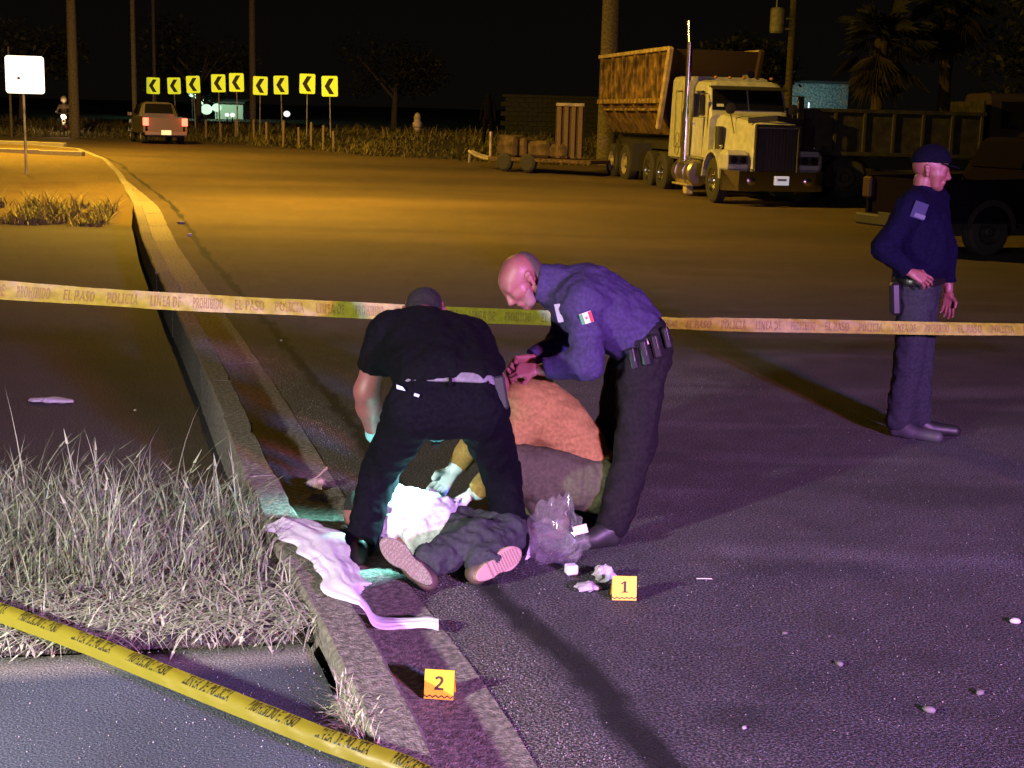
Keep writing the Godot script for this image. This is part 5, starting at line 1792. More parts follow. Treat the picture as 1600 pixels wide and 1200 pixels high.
	m.lathe(Vector3.ZERO, Vector3.UP, [[0, 0.0], [0, 0.03], [0.075, 0.038], [0.08, 0.036], [0.006, 0.027], [0.006, 0.0]], 18)
	c = obj("paper_cup", m, mat("cup_cream", 0.7, 0.66, 0.55, 0.6))
	c.position = Vector3(-0.075, 0.04, -6.13); c.rotation = Vector3(0.3, 0.4, 1.45)
	tag(c, "cream cup lying on its side behind the lying person's right foot", "cup")
	m = M.new()
	m.box(Vector3(0, 0.045, 0), Vector3(0.1, 0.09, 0.06), Basis(Vector3.BACK, 0.6), 0.012)
	c = obj("black_pouch", m, mat("black_plastic", 0, 0, 0))
	c.position = Vector3(-0.735, 0.014, -5.96); c.rotation.y = 0.2
	tag(c, "black pouch on the lit gutter left of the straddling person's shoe", "pouch")
	# stones on the road, each with its own look
	var stones := [[2.0, -5.27, 0.02, 0.6, "pinkish white bright stone at the right edge of the road"], [0.77, -4.22, 0.01, 0.32, "small round pale stone low on the road, right of the dark streak"], [1.41, -4.39, 0.02, 0.17, "wedge-shaped grey stone at the lower right of the road"], [1.63, -4.55, 0.016, 0.15, "flat grey stone right of the wedge-shaped one"], [1.2, -4.78, 0.015, 0.15, "grey stone above and left of the wedge-shaped one"], [1.06, -5.08, 0.011, 0.12, "dark pebble highest of the loose stones on the right"], [-4.95, -21.4, 0.05, 0.45, "pale stone lying on the gutter by the far kerb"], [-5.6, -23.6, 0.06, 0.2, "dark stone on the gutter, just beyond the pale one"], [-2.65, -9.7, 0.012, 0.5, "tiny white pebble on the dark lot left of the kerb"], [-1.95, -11.7, 0.016, 0.4, "pale pebble near the gutter seam behind the tape"], [-1.0, -10.8, 0.013, 0.45, "pale pebble on the road above the straddling person's arm"]]
	for k in stones.size():
		var q: Array = stones[k]
		var s := obj_mesh("stone", stone_mesh(20 + k), mat("stone_%.2f" % q[3], q[3], q[3] * 0.93, q[3] * 0.9, 0.75))
		var y: float = rise(q[1]) if q[0] > kerb_x(q[1]) else lot(q[0], q[1])
		s.position = Vector3(q[0], y + q[2] * 0.45, q[1])
		s.scale = Vector3.ONE * q[2] * Vector3(1.25, 0.8, 1.0)
		s.rotation.y = k * 1.3
		tag(s, q[4], "stone")
	m = M.new()
	m.tube([Vector3(-0.03, 0.004, 0), Vector3(0.0, 0.006, 0.003), Vector3(0.035, 0.004, -0.002)], 0.0025, 6)
	c = obj("straw", m, mat("straw_pale", 0.6, 0.55, 0.45, 0.7))
	c.position = Vector3(0.83, 0.004, -5.69)
	tag(c, "pale straw lying on the road right of marker 1", "straw")
	m = M.new()
	crumple(m, Vector3(0.14, 0.02, 0.07), 0.4, 500.0, 31.0, 20)
	c = obj("flattened_carton", m, mat("carton_grey", 0.42, 0.4, 0.42, 0.8))
	c.position = Vector3(-3.3, lot(-3.3, -9.9) + 0.02, -9.9)
	tag(c, "flattened pale carton on the lot, lit purple", "carton")
	m = M.new()
	m.tube([Vector3(-0.05, 0.006, 0), Vector3(0.01, 0.05, -0.02), Vector3(0.06, 0.1, 0.01)], 0.006, 6)
	crumple(m, Vector3(0.05, 0.035, 0.03), 0.6, 900.0, 3.0, 14)
	c = obj("dead_leaf", m, mat("leaf_brown", 0.3, 0.2, 0.17, 0.8))
	c.position = Vector3(-0.98, 0.04, -6.95)
	tag(c, "curled dead leaf in the gutter left of the straddling person", "leaf")

# ---------- people ----------
func frame(at: Vector3, up: Vector3, face: Vector3) -> Transform3D:
	var y := up.normalized()
	var z := (face - y * face.dot(y)).normalized()
	return Transform3D(Basis(y.cross(z), y, z), at)

func placed(t: Transform3D, bones: Array) -> Array:
	var out := []
	for b in bones:
		var q: Array = b.duplicate()
		q[0] = t * b[0]
		q[2] = t * b[2]
		if b.size() > 4: q[4] = t.basis * b[4]
		out.append(q)
	return out

func V(x: float, y: float, z: float) -> Vector3: return Vector3(x, y, z)

func skull() -> Array:
	return [[V(0, 0.035, -0.035), 0.08, V(0, 0.03, 0.018), 0.08], [V(-0.02, 0.05, -0.02), 0.07, V(0.02, 0.05, -0.02), 0.07]]

func head_bones() -> Array:
	var b := skull()
	b.append_array([[V(0, -0.02, 0.02), 0.062, V(0, -0.07, 0.045), 0.042], [V(-0.045, -0.02, 0.04), 0.03, V(-0.03, -0.075, 0.045), 0.026], [V(0.045, -0.02, 0.04), 0.03, V(0.03, -0.075, 0.045), 0.026],
		[V(0, -0.09, 0.068), 0.02, V(0, -0.085, 0.06), 0.024], [V(0, 0.018, 0.09), 0.011, V(0, -0.024, 0.112), 0.014], [V(-0.014, -0.028, 0.1), 0.009, V(0.014, -0.028, 0.1), 0.009],
		[V(-0.042, 0.026, 0.078), 0.013, V(0.042, 0.026, 0.078), 0.013], [V(-0.02, -0.052, 0.088), 0.006, V(0.02, -0.052, 0.088), 0.006], [V(-0.017, -0.063, 0.086), 0.0065, V(0.017, -0.063, 0.086), 0.0065],
		[V(-0.038, -0.012, 0.07), 0.022, V(-0.03, -0.02, 0.072), 0.02], [V(0.038, -0.012, 0.07), 0.022, V(0.03, -0.02, 0.072), 0.02]])
	return b

func ear_bones() -> Array:
	var b := []
	for s in [-1.0, 1.0]:
		b.append_array([[V(s * 0.086, 0.022, -0.012), 0.012, V(s * 0.09, 0.024, -0.026), 0.011], [V(s * 0.09, 0.024, -0.026), 0.011, V(s * 0.084, -0.03, -0.01), 0.009], [V(s * 0.08, 0.0, -0.012), 0.014, V(s * 0.083, 0.0, -0.018), 0.012]])
	return b

func head(m: M, t: Transform3D, cell := 0.0045) -> void:
	m.flesh(placed(t, head_bones()), cell, 0.02)
	m.flesh(placed(t, ear_bones()), 0.004, 0.008)

func face_parts(o: Node3D, t: Transform3D) -> void:
	for s in [-1.0, 1.0]:
		var m := M.new()
		m.ball(t * V(s * 0.031, 0.008, 0.079), Vector3.ONE * 0.0125, 12)
		var e := obj("eye", m.move(-o.position), mat("eye_white", 0.6, 0.56, 0.53, 0.3), o)
		m = M.new()
		m.ball(t * V(s * 0.031, 0.006, 0.088), Vector3.ONE * 0.0055, 8)
		obj("iris", m.move(-o.position), mat("iris_dark", 0.02, 0.012, 0.008, 0.3), e)
		m = M.new()
		m.flesh(placed(t, [[V(s * 0.014, 0.03, 0.094), 0.004, V(s * 0.032, 0.035, 0.09), 0.005], [V(s * 0.032, 0.035, 0.09), 0.005, V(s * 0.052, 0.027, 0.074), 0.003]]), 0.0035, 0.005)
		obj("eyebrow", m.move(-o.position), mat("hair_dark", 0.006, 0.005, 0.004, 0.9), o)

func hand(m: M, t: Transform3D, s: float, curl: float, grow := 0.0) -> void:   # +y to the fingertips, +z out of the palm, s: side of the thumb along x
	var b := []
	var root := [V(s * 0.027, 0.083, 0), V(s * 0.008, 0.089, 0), V(s * -0.011, 0.085, 0), V(s * -0.029, 0.076, 0)]
	var len := [[0.04, 0.025, 0.02], [0.044, 0.028, 0.021], [0.041, 0.026, 0.02], [0.032, 0.02, 0.018]]
	for k in 4:
		b.append([V(root[k].x * 0.6, 0.01, 0), 0.014, root[k], 0.0105])
	m.flesh(placed(t, b + [[V(s * 0.014, 0.02, 0.006), 0.016, V(s * 0.036, 0.045, 0.012), 0.012], [V(0, -0.03, 0), 0.024, V(0, 0.012, 0), 0.022, V(0, 0, 1), 1.35]]), 0.004, 0.012, {"grow": grow})
	for k in 4:
		var p: Vector3 = root[k]
		var a := curl * (0.45 + 0.12 * k)
		var sp := s * (0.12 - 0.08 * k)
		var f := []
		for j in 3:
			var d := V(sin(sp), cos(a), sin(a)).normalized()
			var q: Vector3 = p + d * len[k][j]
			f.append([p, 0.0095 - 0.0008 * j, q, 0.009 - 0.001 * j])
			p = q
			a += curl * (0.75 - 0.15 * j)
		m.flesh(placed(t, f), 0.004, 0.004, {"grow": grow})
	var th := [[V(s * 0.032, 0.035, 0.01), 0.0125, V(s * 0.052, 0.062, 0.02 + 0.01 * curl), 0.0105], [V(s * 0.052, 0.062, 0.02 + 0.01 * curl), 0.0105, V(s * (0.058 - 0.012 * curl), 0.09, 0.026 + 0.02 * curl), 0.009]]
	m.flesh(placed(t, th), 0.004, 0.005, {"grow": grow})

func part(o: Node3D, called: String, bones: Array, cell: float, k: float, mt: Material, opt := {}) -> MeshInstance3D:
	var m := M.new()
	if opt.has("fold"): opt["noise"] = fold_noise
	m.flesh(bones, cell, k, opt)
	return obj(called, m.move(-o.position), mt, o)

func shoe(o: Node3D, heel: Vector3, toe: Vector3, mt: Material, floor_y := 0.004) -> void:
	var d := (toe - heel).normalized()
	var up := Vector3.UP
	part(o, "shoe", [[heel + up * 0.02, 0.036, heel + d * 0.09 + up * 0.022, 0.04], [heel + d * 0.09 + up * 0.018, 0.042, toe - d * 0.04 + up * 0.004, 0.04], [heel + up * 0.07, 0.04, heel + d * 0.05 + up * 0.05, 0.042]], 0.008, 0.03, mt, {"clips": [[Vector3(heel.x, floor_y, heel.z), Vector3.DOWN]]})

func people() -> void:
	var skin := mat("skin", 0.28, 0.095, 0.092, 0.5, 0.0, {"tint": noise_tex("skin_tint", FastNoiseLite.TYPE_SIMPLEX_SMOOTH, 0.03, 0.78, 1.0, 4), "scale": 9.0, "sss": 0.12})
	var hair := mat("hair_dark", 0.006, 0.005, 0.004, 0.9)
	var glove := mat("glove_cyan", 0.22, 0.55, 0.58, 0.5)
	straddler(skin, hair, glove)
	officer_bending(skin, hair)
	croucher(skin, hair, glove)
	officer_standing(skin)
	lying(skin, hair)
	# a walker in the dark, far behind
	var o := thing("person", Vector3(-1.12, land(-1.12, -52.0), -52.0))
	tag(o, "dark figure walking in shadow behind the flatbed trailer", "person")
	var m := M.new()
	m.flesh([[V(0, 0.95, 0), 0.14, V(0, 1.4, 0), 0.16], [V(0, 1.5, 0), 0.06, V(0, 1.68, 0), 0.1], [V(-0.1, 0.9, 0), 0.1, V(-0.14, 0.08, 0.15), 0.06], [V(0.1, 0.9, 0), 0.1, V(0.14, 0.08, -0.15), 0.06], [V(-0.2, 1.4, 0), 0.06, V(-0.28, 0.85, -0.1), 0.045], [V(0.2, 1.4, 0), 0.06, V(0.28, 0.85, 0.1), 0.045]], 0.025, 0.05)
	obj("body", m, cloth("black_cloth", 0.006, 0.006, 0.008), o)

func straddler(skin: Material, hair: Material, glove: Material) -> void:
	var o := thing("person", V(-0.31, 0, -5.85))
	tag(o, "person in black bending forward, straddling the one on the ground, seen from behind", "person")
	var black := cloth("black_cloth", 0.006, 0.006, 0.008)
	var denim := cloth("dark_denim", 0.006, 0.006, 0.009)
	var shl := V(-0.575, 0.95, -6.1)
	var shr := V(-0.16, 0.935, -6.12)
	var chest := V(-0.375, 0.93, -6.1)
	var waist := V(-0.262, 0.81, -5.74)
	var elb := V(-0.645, 0.69, -6.13)
	var wr := V(-0.625, 0.46, -6.28)
	var relb := V(-0.07, 0.7, -6.3)
	var rw := V(-0.235, 0.61, -6.1)
	var ht := frame(V(-0.41, 1.0, -6.36), V(0, 0.3, -0.95), V(0, -0.95, -0.3))
	var m := M.new()
	m.flesh([[waist, 0.1, chest, 0.11], [chest, 0.09, V(-0.4, 1.0, -6.25), 0.058], [V(-0.4, 1.0, -6.25), 0.058, V(-0.405, 0.995, -6.33), 0.06], [shl, 0.06, shr, 0.06], [shl, 0.06, elb, 0.05], [elb, 0.05, elb.lerp(wr, 0.35), 0.053], [elb.lerp(wr, 0.35), 0.053, wr, 0.034], [shr, 0.06, relb, 0.05], [relb, 0.048, rw, 0.033],
		[V(-0.41, 0.72, -5.7), 0.08, V(-0.565, 0.37, -5.98), 0.06], [V(-0.565, 0.37, -5.98), 0.055, V(-0.635, 0.09, -5.8), 0.042], [V(-0.12, 0.72, -5.7), 0.08, V(-0.035, 0.37, -5.98), 0.06], [V(-0.035, 0.37, -5.98), 0.055, V(0.02, 0.09, -5.82), 0.042]], 0.013, 0.04)
	head(m, ht, 0.006)
	obj("body", m.move(-o.position), skin, o)
	part(o, "hair", placed(ht, [[V(0, 0.04, -0.035), 0.085, V(0, 0.04, 0.01), 0.082], [V(0, -0.01, -0.045), 0.07, V(0, -0.05, -0.045), 0.055]]), 0.008, 0.03, hair, {"fold": 0.006, "freq": V(80, 80, 80), "clips": [[ht * V(0, 0.03, 0.06), ht.basis * V(0, -0.55, 0.84)]]})
	# shirt, short sleeves cut square above the elbows
	var sd := (elb - shl).normalized()
	var sr := (relb - shr).normalized()
	part(o, "shirt", [[waist + V(-0.1, 0, 0.0), 0.125, chest + V(-0.11, 0.01, 0), 0.12], [waist + V(0.11, 0, 0), 0.12, chest + V(0.11, 0, 0), 0.12], [waist + V(-0.02, 0.015, 0), 0.13, chest + V(0, 0.02, 0.03), 0.125], [shl + V(0.05, 0, 0), 0.088, shr + V(-0.05, 0, 0), 0.088], [V(-0.44, 0.99, -6.2), 0.075, V(-0.36, 0.99, -6.2), 0.075], [shl + V(0.02, 0, 0), 0.085, shl + sd * 0.21, 0.078], [shr + V(-0.02, 0, 0), 0.085, shr + sr * 0.22, 0.078]], 0.0105, 0.05, black,
		{"fold": 0.011, "freq": V(11, 7, 9), "clips": [[shl + sd * 0.17, sd, 0.14], [shr + sr * 0.2, sr, 0.14], [waist + V(0.02, -0.018, 0.06), V(0.06, -0.72, 0.62), 0.4]]})
	# trousers
	part(o, "trousers", [[waist + V(-0.1, -0.03, 0.02), 0.115, waist + V(0.1, -0.03, 0.02), 0.115], [V(-0.39, 0.71, -5.69), 0.125, V(-0.15, 0.71, -5.69), 0.125], [V(-0.405, 0.7, -5.7), 0.115, V(-0.565, 0.37, -5.97), 0.082], [V(-0.565, 0.37, -5.97), 0.08, V(-0.632, 0.09, -5.81), 0.072], [V(-0.125, 0.7, -5.7), 0.115, V(-0.035, 0.37, -5.97), 0.082], [V(-0.035, 0.37, -5.97), 0.08, V(0.022, 0.09, -5.83), 0.072]], 0.0105, 0.035, denim,
		{"fold": 0.011, "freq": V(12, 16, 12), "clips": [[V(-0.632, 0.045, -5.8), V(0, -1, 0), 0.2], [V(0.022, 0.045, -5.8), V(0, -1, 0), 0.2], [waist + V(0, 0.045, 0.02), V(0, 0.75, -0.66), 0.5]]})
	# grey waistband showing under the shirt
	part(o, "waistband", [[waist + V(-0.1, -0.022, 0.018), 0.121, waist + V(0.1, -0.022, 0.018), 0.121], [waist + V(-0.07, -0.03, 0.025), 0.121, waist + V(0.07, -0.03, 0.025), 0.121]], 0.007, 0.02, cloth("waistband_grey", 0.2, 0.19, 0.22),
		{"clips": [[waist + V(0, 0.06, 0.09), V(0, 0.9, -0.43)], [waist + V(0, 0.018, 0.1), V(0, -0.9, 0.43)]]})
	m = M.new()
	m.box(V(-0.25, 0.845, -5.598), V(0.014, 0.042, 0.012), Basis(Vector3.RIGHT, -0.5), 0.003)
	obj("belt_loop", m.move(-o.position), denim, o)
	m = M.new()
	m.box(V(-0.045, 0.79, -5.66), V(0.05, 0.14, 0.035), Basis(Vector3.BACK, 0.18) * Basis(Vector3.RIGHT, -0.25), 0.014)
	obj("holster", m.move(-o.position), mat("holster_black", 0.008, 0.008, 0.012, 0.7), o)
	m = M.new()
	panel(m, [V(-0.468, 0.825, -5.6), V(-0.442, 0.818, -5.592), V(-0.43, 0.803, -5.585), V(-0.466, 0.809, -5.592)], 0.003, V(0, 0, 1))
	m.box(V(-0.383, 0.79, -5.567), V(0.022, 0.012, 0.006), Basis(Vector3.BACK, -0.3), 0.003)
	obj("pocket_papers", m.move(-o.position), mat("paper_blue", 0.4, 0.5, 0.68, 0.7), o)
	for q in [[V(-0.632, 0.02, -5.76), V(-0.69, 0.03, -5.99)], [V(0.022, 0.02, -5.78), V(0.06, 0.03, -6.02)]]:
		shoe(o, q[0], q[1], mat("shoe_black", 0.015, 0.014, 0.015, 0.5))
	# gloved hands, the right one closed round a torch
	var rt := frame(V(-0.245, 0.585, -6.07), V(-0.5, -0.83, 0.25), V(-0.7, 0.35, 0.5))
	m = M.new()
	hand(m, rt, 1.0, 1.1, 0.0015)
	m.flesh([[rw.lerp(relb, 0.16), 0.039, rw, 0.036], [rw, 0.036, rt * V(0, 0.01, 0), 0.03]], 0.007, 0.02)
	obj("glove", m.move(-o.position), glove, o)
	m = M.new()
	hand(m, frame(V(-0.615, 0.44, -6.3), V(0.12, -0.95, -0.25), V(0.9, 0.1, -0.2)), 1.0, 0.6, 0.0015)
	m.flesh([[wr.lerp(elb, 0.12), 0.038, wr, 0.035], [wr, 0.035, V(-0.615, 0.43, -6.3), 0.028]], 0.007, 0.02)
	obj("glove", m.move(-o.position), glove, o)
	# the torch
	var t := thing("flashlight", V(-0.305, 0.52, -6.04))
	tag(t, "small flashlight in a gloved hand, shining down on the white shirt", "flashlight")
	var aim := V(-0.5, -0.86, 0.02).normalized()
	m = M.new()
	m.lathe(-aim * 0.07, aim, [[0.0, 0.0], [0.0, 0.012], [0.09, 0.012], [0.11, 0.018], [0.135, 0.018]], 16)
	obj("torch_barrel", m, mat("black_plastic", 0, 0, 0), t)
	m = M.new()
	m.lathe(aim * 0.058, aim, [[0.0, 0.0], [0.0, 0.015], [0.003, 0.015], [0.003, 0.0]], 16)
	obj("torch_lens_glow", m, mat("torch_glow", 0.8, 1.0, 1.0, 0.4, 0.0, {"emit": 8.0}), t)
	spot(t.position + aim * 0.075, V(-0.63, 0.05, -6.02), 3.6, Color(0.6, 1.0, 0.98), 47.0, 0.6, 0.015)

func officer_bending(skin: Material, hair: Material) -> void:
	var o := thing("person", V(0.45, 0, -6.25))
	tag(o, "balding officer in a blue uniform shirt leaning over the crouching person", "person")
	var navy := cloth("uniform_blue", 0.058, 0.044, 0.12)
	var trou := cloth("uniform_trousers", 0.02, 0.017, 0.02)
	var hipN := V(0.6, 0.86, -6.4); var hipF := V(0.58, 0.85, -6.62)
	var shN := V(0.275, 1.09, -6.3); var shF := V(0.235, 1.12, -6.66)
	var neck := V(0.19, 1.14, -6.5)
	var elN := V(0.335, 0.83, -6.2); var wrN := V(0.13, 0.775, -6.31)
	var elF := V(0.24, 0.84, -6.7); var wrF := V(0.085, 0.79, -6.46)
	var ht := frame(V(0.035, 1.155, -6.49), V(-0.72, 0.66, 0.12), V(-0.6, -0.75, 0.3))
	var m := M.new()
	m.flesh([[V(0.58, 0.9, -6.5), 0.1, V(0.30, 1.07, -6.48), 0.1], [V(0.26, 1.09, -6.48), 0.06, neck, 0.06], [neck, 0.066, ht * V(0, -0.05, -0.03), 0.062], [shN, 0.045, elN, 0.042], [elN, 0.042, wrN, 0.03], [shF, 0.045, elF, 0.042], [elF, 0.042, wrF, 0.03], [hipN, 0.08, V(0.56, 0.44, -6.25), 0.06], [V(0.56, 0.44, -6.25), 0.055, V(0.47, 0.1, -6.15), 0.04], [hipF, 0.08, V(0.5, 0.44, -6.62), 0.06], [V(0.5, 0.44, -6.62), 0.055, V(0.42, 0.1, -6.5), 0.04]], 0.013, 0.04)
	head(m, ht, 0.004)
	hand(m, frame(wrN + V(-0.02, 0, -0.005), V(-0.93, -0.1, -0.1), V(-0.1, -0.6, -0.8)), 1.0, 1.25)
	hand(m, frame(wrF + V(-0.01, 0.01, 0.02), V(-0.8, -0.1, 0.45), V(0.3, -0.6, 0.7)), -1.0, 1.25)
	obj("body", m.move(-o.position), skin, o)
	face_parts(o, ht)
	part(o, "hair", placed(ht, [[V(0, 0.03, -0.045), 0.0815, V(0, -0.02, -0.045), 0.077], [V(0, 0.045, -0.03), 0.0765, V(0, 0.05, 0.03), 0.0765]]), 0.006, 0.03, mat("hair_cropped", 0.05, 0.035, 0.03, 0.9),
		{"fold": 0.003, "freq": V(90, 90, 90), "clips": [[ht * V(0, 0.0, -0.055), ht.basis * V(0, 0.35, 0.93)]]})
	part(o, "beard", placed(ht, [[V(0, -0.088, 0.067), 0.0235, V(0, -0.083, 0.06), 0.0265], [V(-0.046, -0.03, 0.036), 0.029, V(-0.031, -0.075, 0.045), 0.0285], [V(0.046, -0.03, 0.036), 0.029, V(0.031, -0.075, 0.045), 0.0285], [V(-0.03, -0.078, 0.05), 0.024, V(0.03, -0.078, 0.05), 0.024]]), 0.004, 0.015, mat("stubble", 0.2, 0.105, 0.1, 0.9), {"fold": 0.003, "freq": V(160, 160, 160), "clips": [[ht * V(0, -0.035, 0.05), ht.basis * V(0, 1, 0.25)]]})
	part(o, "shirt", [[V(0.575, 0.92, -6.43), 0.135, V(0.32, 1.07, -6.38), 0.14], [V(0.575, 0.92, -6.57), 0.135, V(0.3, 1.08, -6.6), 0.14], [V(0.5, 0.985, -6.5), 0.165, V(0.34, 1.075, -6.5), 0.17], [V(0.3, 1.08, -6.5), 0.13, neck + V(0.0, -0.01, 0), 0.095], [neck + V(0.02, -0.01, 0), 0.095, V(0.125, 1.15, -6.5), 0.082], [shN + V(0.04, 0, 0), 0.088, elN, 0.07], [elN, 0.068, wrN + V(0.005, 0.004, -0.005), 0.052], [shF + V(0.03, 0, 0), 0.085, elF, 0.066], [elF, 0.064, wrF + V(0.005, 0, -0.005), 0.052]], 0.0095, 0.045, navy,
		{"fold": 0.012, "freq": V(10, 14, 10), "clips": [[wrN + V(0.02, 0, 0), V(-0.97, -0.25, -0.1), 0.12], [wrF + V(0.015, 0, 0), V(-0.8, -0.3, 0.5), 0.12], [V(0.6, 0.87, -6.5), V(0.75, -0.66, 0), 0.4], [V(0.118, 1.14, -6.5), V(-0.97, 0.2, 0), 0.13]]})
	# collar
	part(o, "collar", [[V(0.15, 1.145, -6.5), 0.094, V(0.1, 1.15, -6.5), 0.088]], 0.006, 0.01, navy, {"clips": [[V(0.105, 1.15, -6.5), V(-0.97, 0.15, 0)], [V(0.15, 1.15, -6.5), V(0.97, -0.2, 0)]]})
	part(o, "trousers", [[V(0.6, 0.86, -6.42), 0.135, V(0.59, 0.86, -6.6), 0.135], [hipN, 0.125, V(0.57, 0.44, -6.26), 0.09], [V(0.57, 0.44, -6.26), 0.088, V(0.475, 0.1, -6.16), 0.078], [hipF, 0.12, V(0.5, 0.44, -6.62), 0.09], [V(0.5, 0.44, -6.62), 0.088, V(0.42, 0.1, -6.5), 0.078]], 0.0105, 0.04, trou,
		{"fold": 0.012, "freq": V(12, 15, 12), "clips": [[V(0.475, 0.05, -6.16), V(0, -1, 0), 0.2], [V(0.42, 0.05, -6.5), V(0, -1, 0), 0.2], [V(0.58, 0.92, -6.5), V(-0.75, 0.66, 0), 0.4]]})
	part(o, "duty_belt", [[V(0.595, 0.895, -6.42), 0.142, V(0.585, 0.895, -6.6), 0.142]], 0.008, 0.02, mat("belt_leather", 0.014, 0.012, 0.016, 0.3), {"clips": [[V(0.58, 0.925, -6.5), V(-0.75, 0.66, 0)], [V(0.618, 0.887, -6.5), V(0.75, -0.66, 0)]]})
	var tilt := Basis(Vector3.BACK, 0.72)
	for q in [[V(0.545, 0.845, -6.275), V(0.035, 0.1, 0.03)], [V(0.595, 0.875, -6.262), V(0.04, 0.12, 0.035)], [V(0.645, 0.905, -6.27), V(0.04, 0.11, 0.035)], [V(0.695, 0.94, -6.3), V(0.035, 0.1, 0.035)]]:
		m = M.new()
		m.box(q[0], q[1], tilt * Basis(Vector3.BACK, -0.45), 0.008)
		var pouch := obj("belt_pouch", m.move(-o.position), mat("belt_leather", 0, 0, 0), o)
		m = M.new()
		m.box(q[0] + V(0, 0.02, 0.02), V(0.006, 0.06, 0.004), tilt * Basis(Vector3.BACK, -0.45), 0.001)
		obj("clip", m.move(-o.position), mat("chrome", 0, 0, 0), pouch)
	# flag patch on the sleeve and lettering patch on the chest
	var shirt: MeshInstance3D = o.get_node("shirt")
	on_surface(shirt, V(0.322, 1.035, -6.0), V(0, 0, -1), [[V(0, 0, 0), V(0.056, 0.05, 0.004), mat("patch_white", 0.75, 0.68, 0.72, 0.8), "flag_patch"], [V(0.02, 0, 0.0015), V(0.016, 0.048, 0.004), mat("patch_red", 0.55, 0.03, 0.05, 0.8), "flag_stripe"], [V(-0.02, 0, 0.0015), V(0.016, 0.048, 0.004), mat("patch_green", 0.06, 0.25, 0.1, 0.8), "flag_stripe"], [V(0, 0, 0.0015), V(0.012, 0.014, 0.004), mat("patch_emblem", 0.25, 0.15, 0.06, 0.8), "flag_emblem"]], 0.35, o)
	on_surface(shirt, V(0.205, 1.04, -6.0), V(0, 0, -1), [[V(0, 0, 0), V(0.03, 0.085, 0.004), mat("patch_grey", 0.3, 0.3, 0.36, 0.8), "chest_badge"]], 0.25, o)
	for q in [[V(0.475, 0.02, -6.13), V(0.27, 0.03, -6.08)], [V(0.42, 0.02, -6.49), V(0.22, 0.03, -6.5)]]:
		shoe(o, q[0], q[1], mat("shoe_black", 0, 0, 0))

func on_surface(mi: MeshInstance3D, from: Vector3, dir: Vector3, boxes: Array, turn: float, o: Node3D) -> void:   # lays thin patches where a line from outside meets the cloth
	var a := (mi.mesh as ArrayMesh).surface_get_arrays(0)
	var v: PackedVector3Array = a[Mesh.ARRAY_VERTEX]
	var best := 1e9
	var nn := -dir
	var f := from - o.position
	for i in range(0, v.size(), 3):
		if absf(v[i].x - f.x) > 0.05 or absf(v[i].y - f.y) > 0.05: continue
		var h = Geometry3D.ray_intersects_triangle(f, dir, v[i], v[i + 1], v[i + 2])
		if h != null and f.distance_to(h) < best:
			best = f.distance_to(h)
			nn = (v[i + 2] - v[i]).cross(v[i + 1] - v[i]).normalized()
	if best > 1e8: return
	if nn.dot(dir) > 0: nn = -nn
	nn = (nn - dir).normalized()
	var up := (Basis(Vector3.BACK, turn) * Vector3.UP)
	var t := frame(f + dir * best + nn * 0.004, up, nn)
	for q in boxes:
		var m := M.new()
		m.box(t * q[0], q[1], t.basis, 0.001)
		obj(q[3], m, q[2], o)

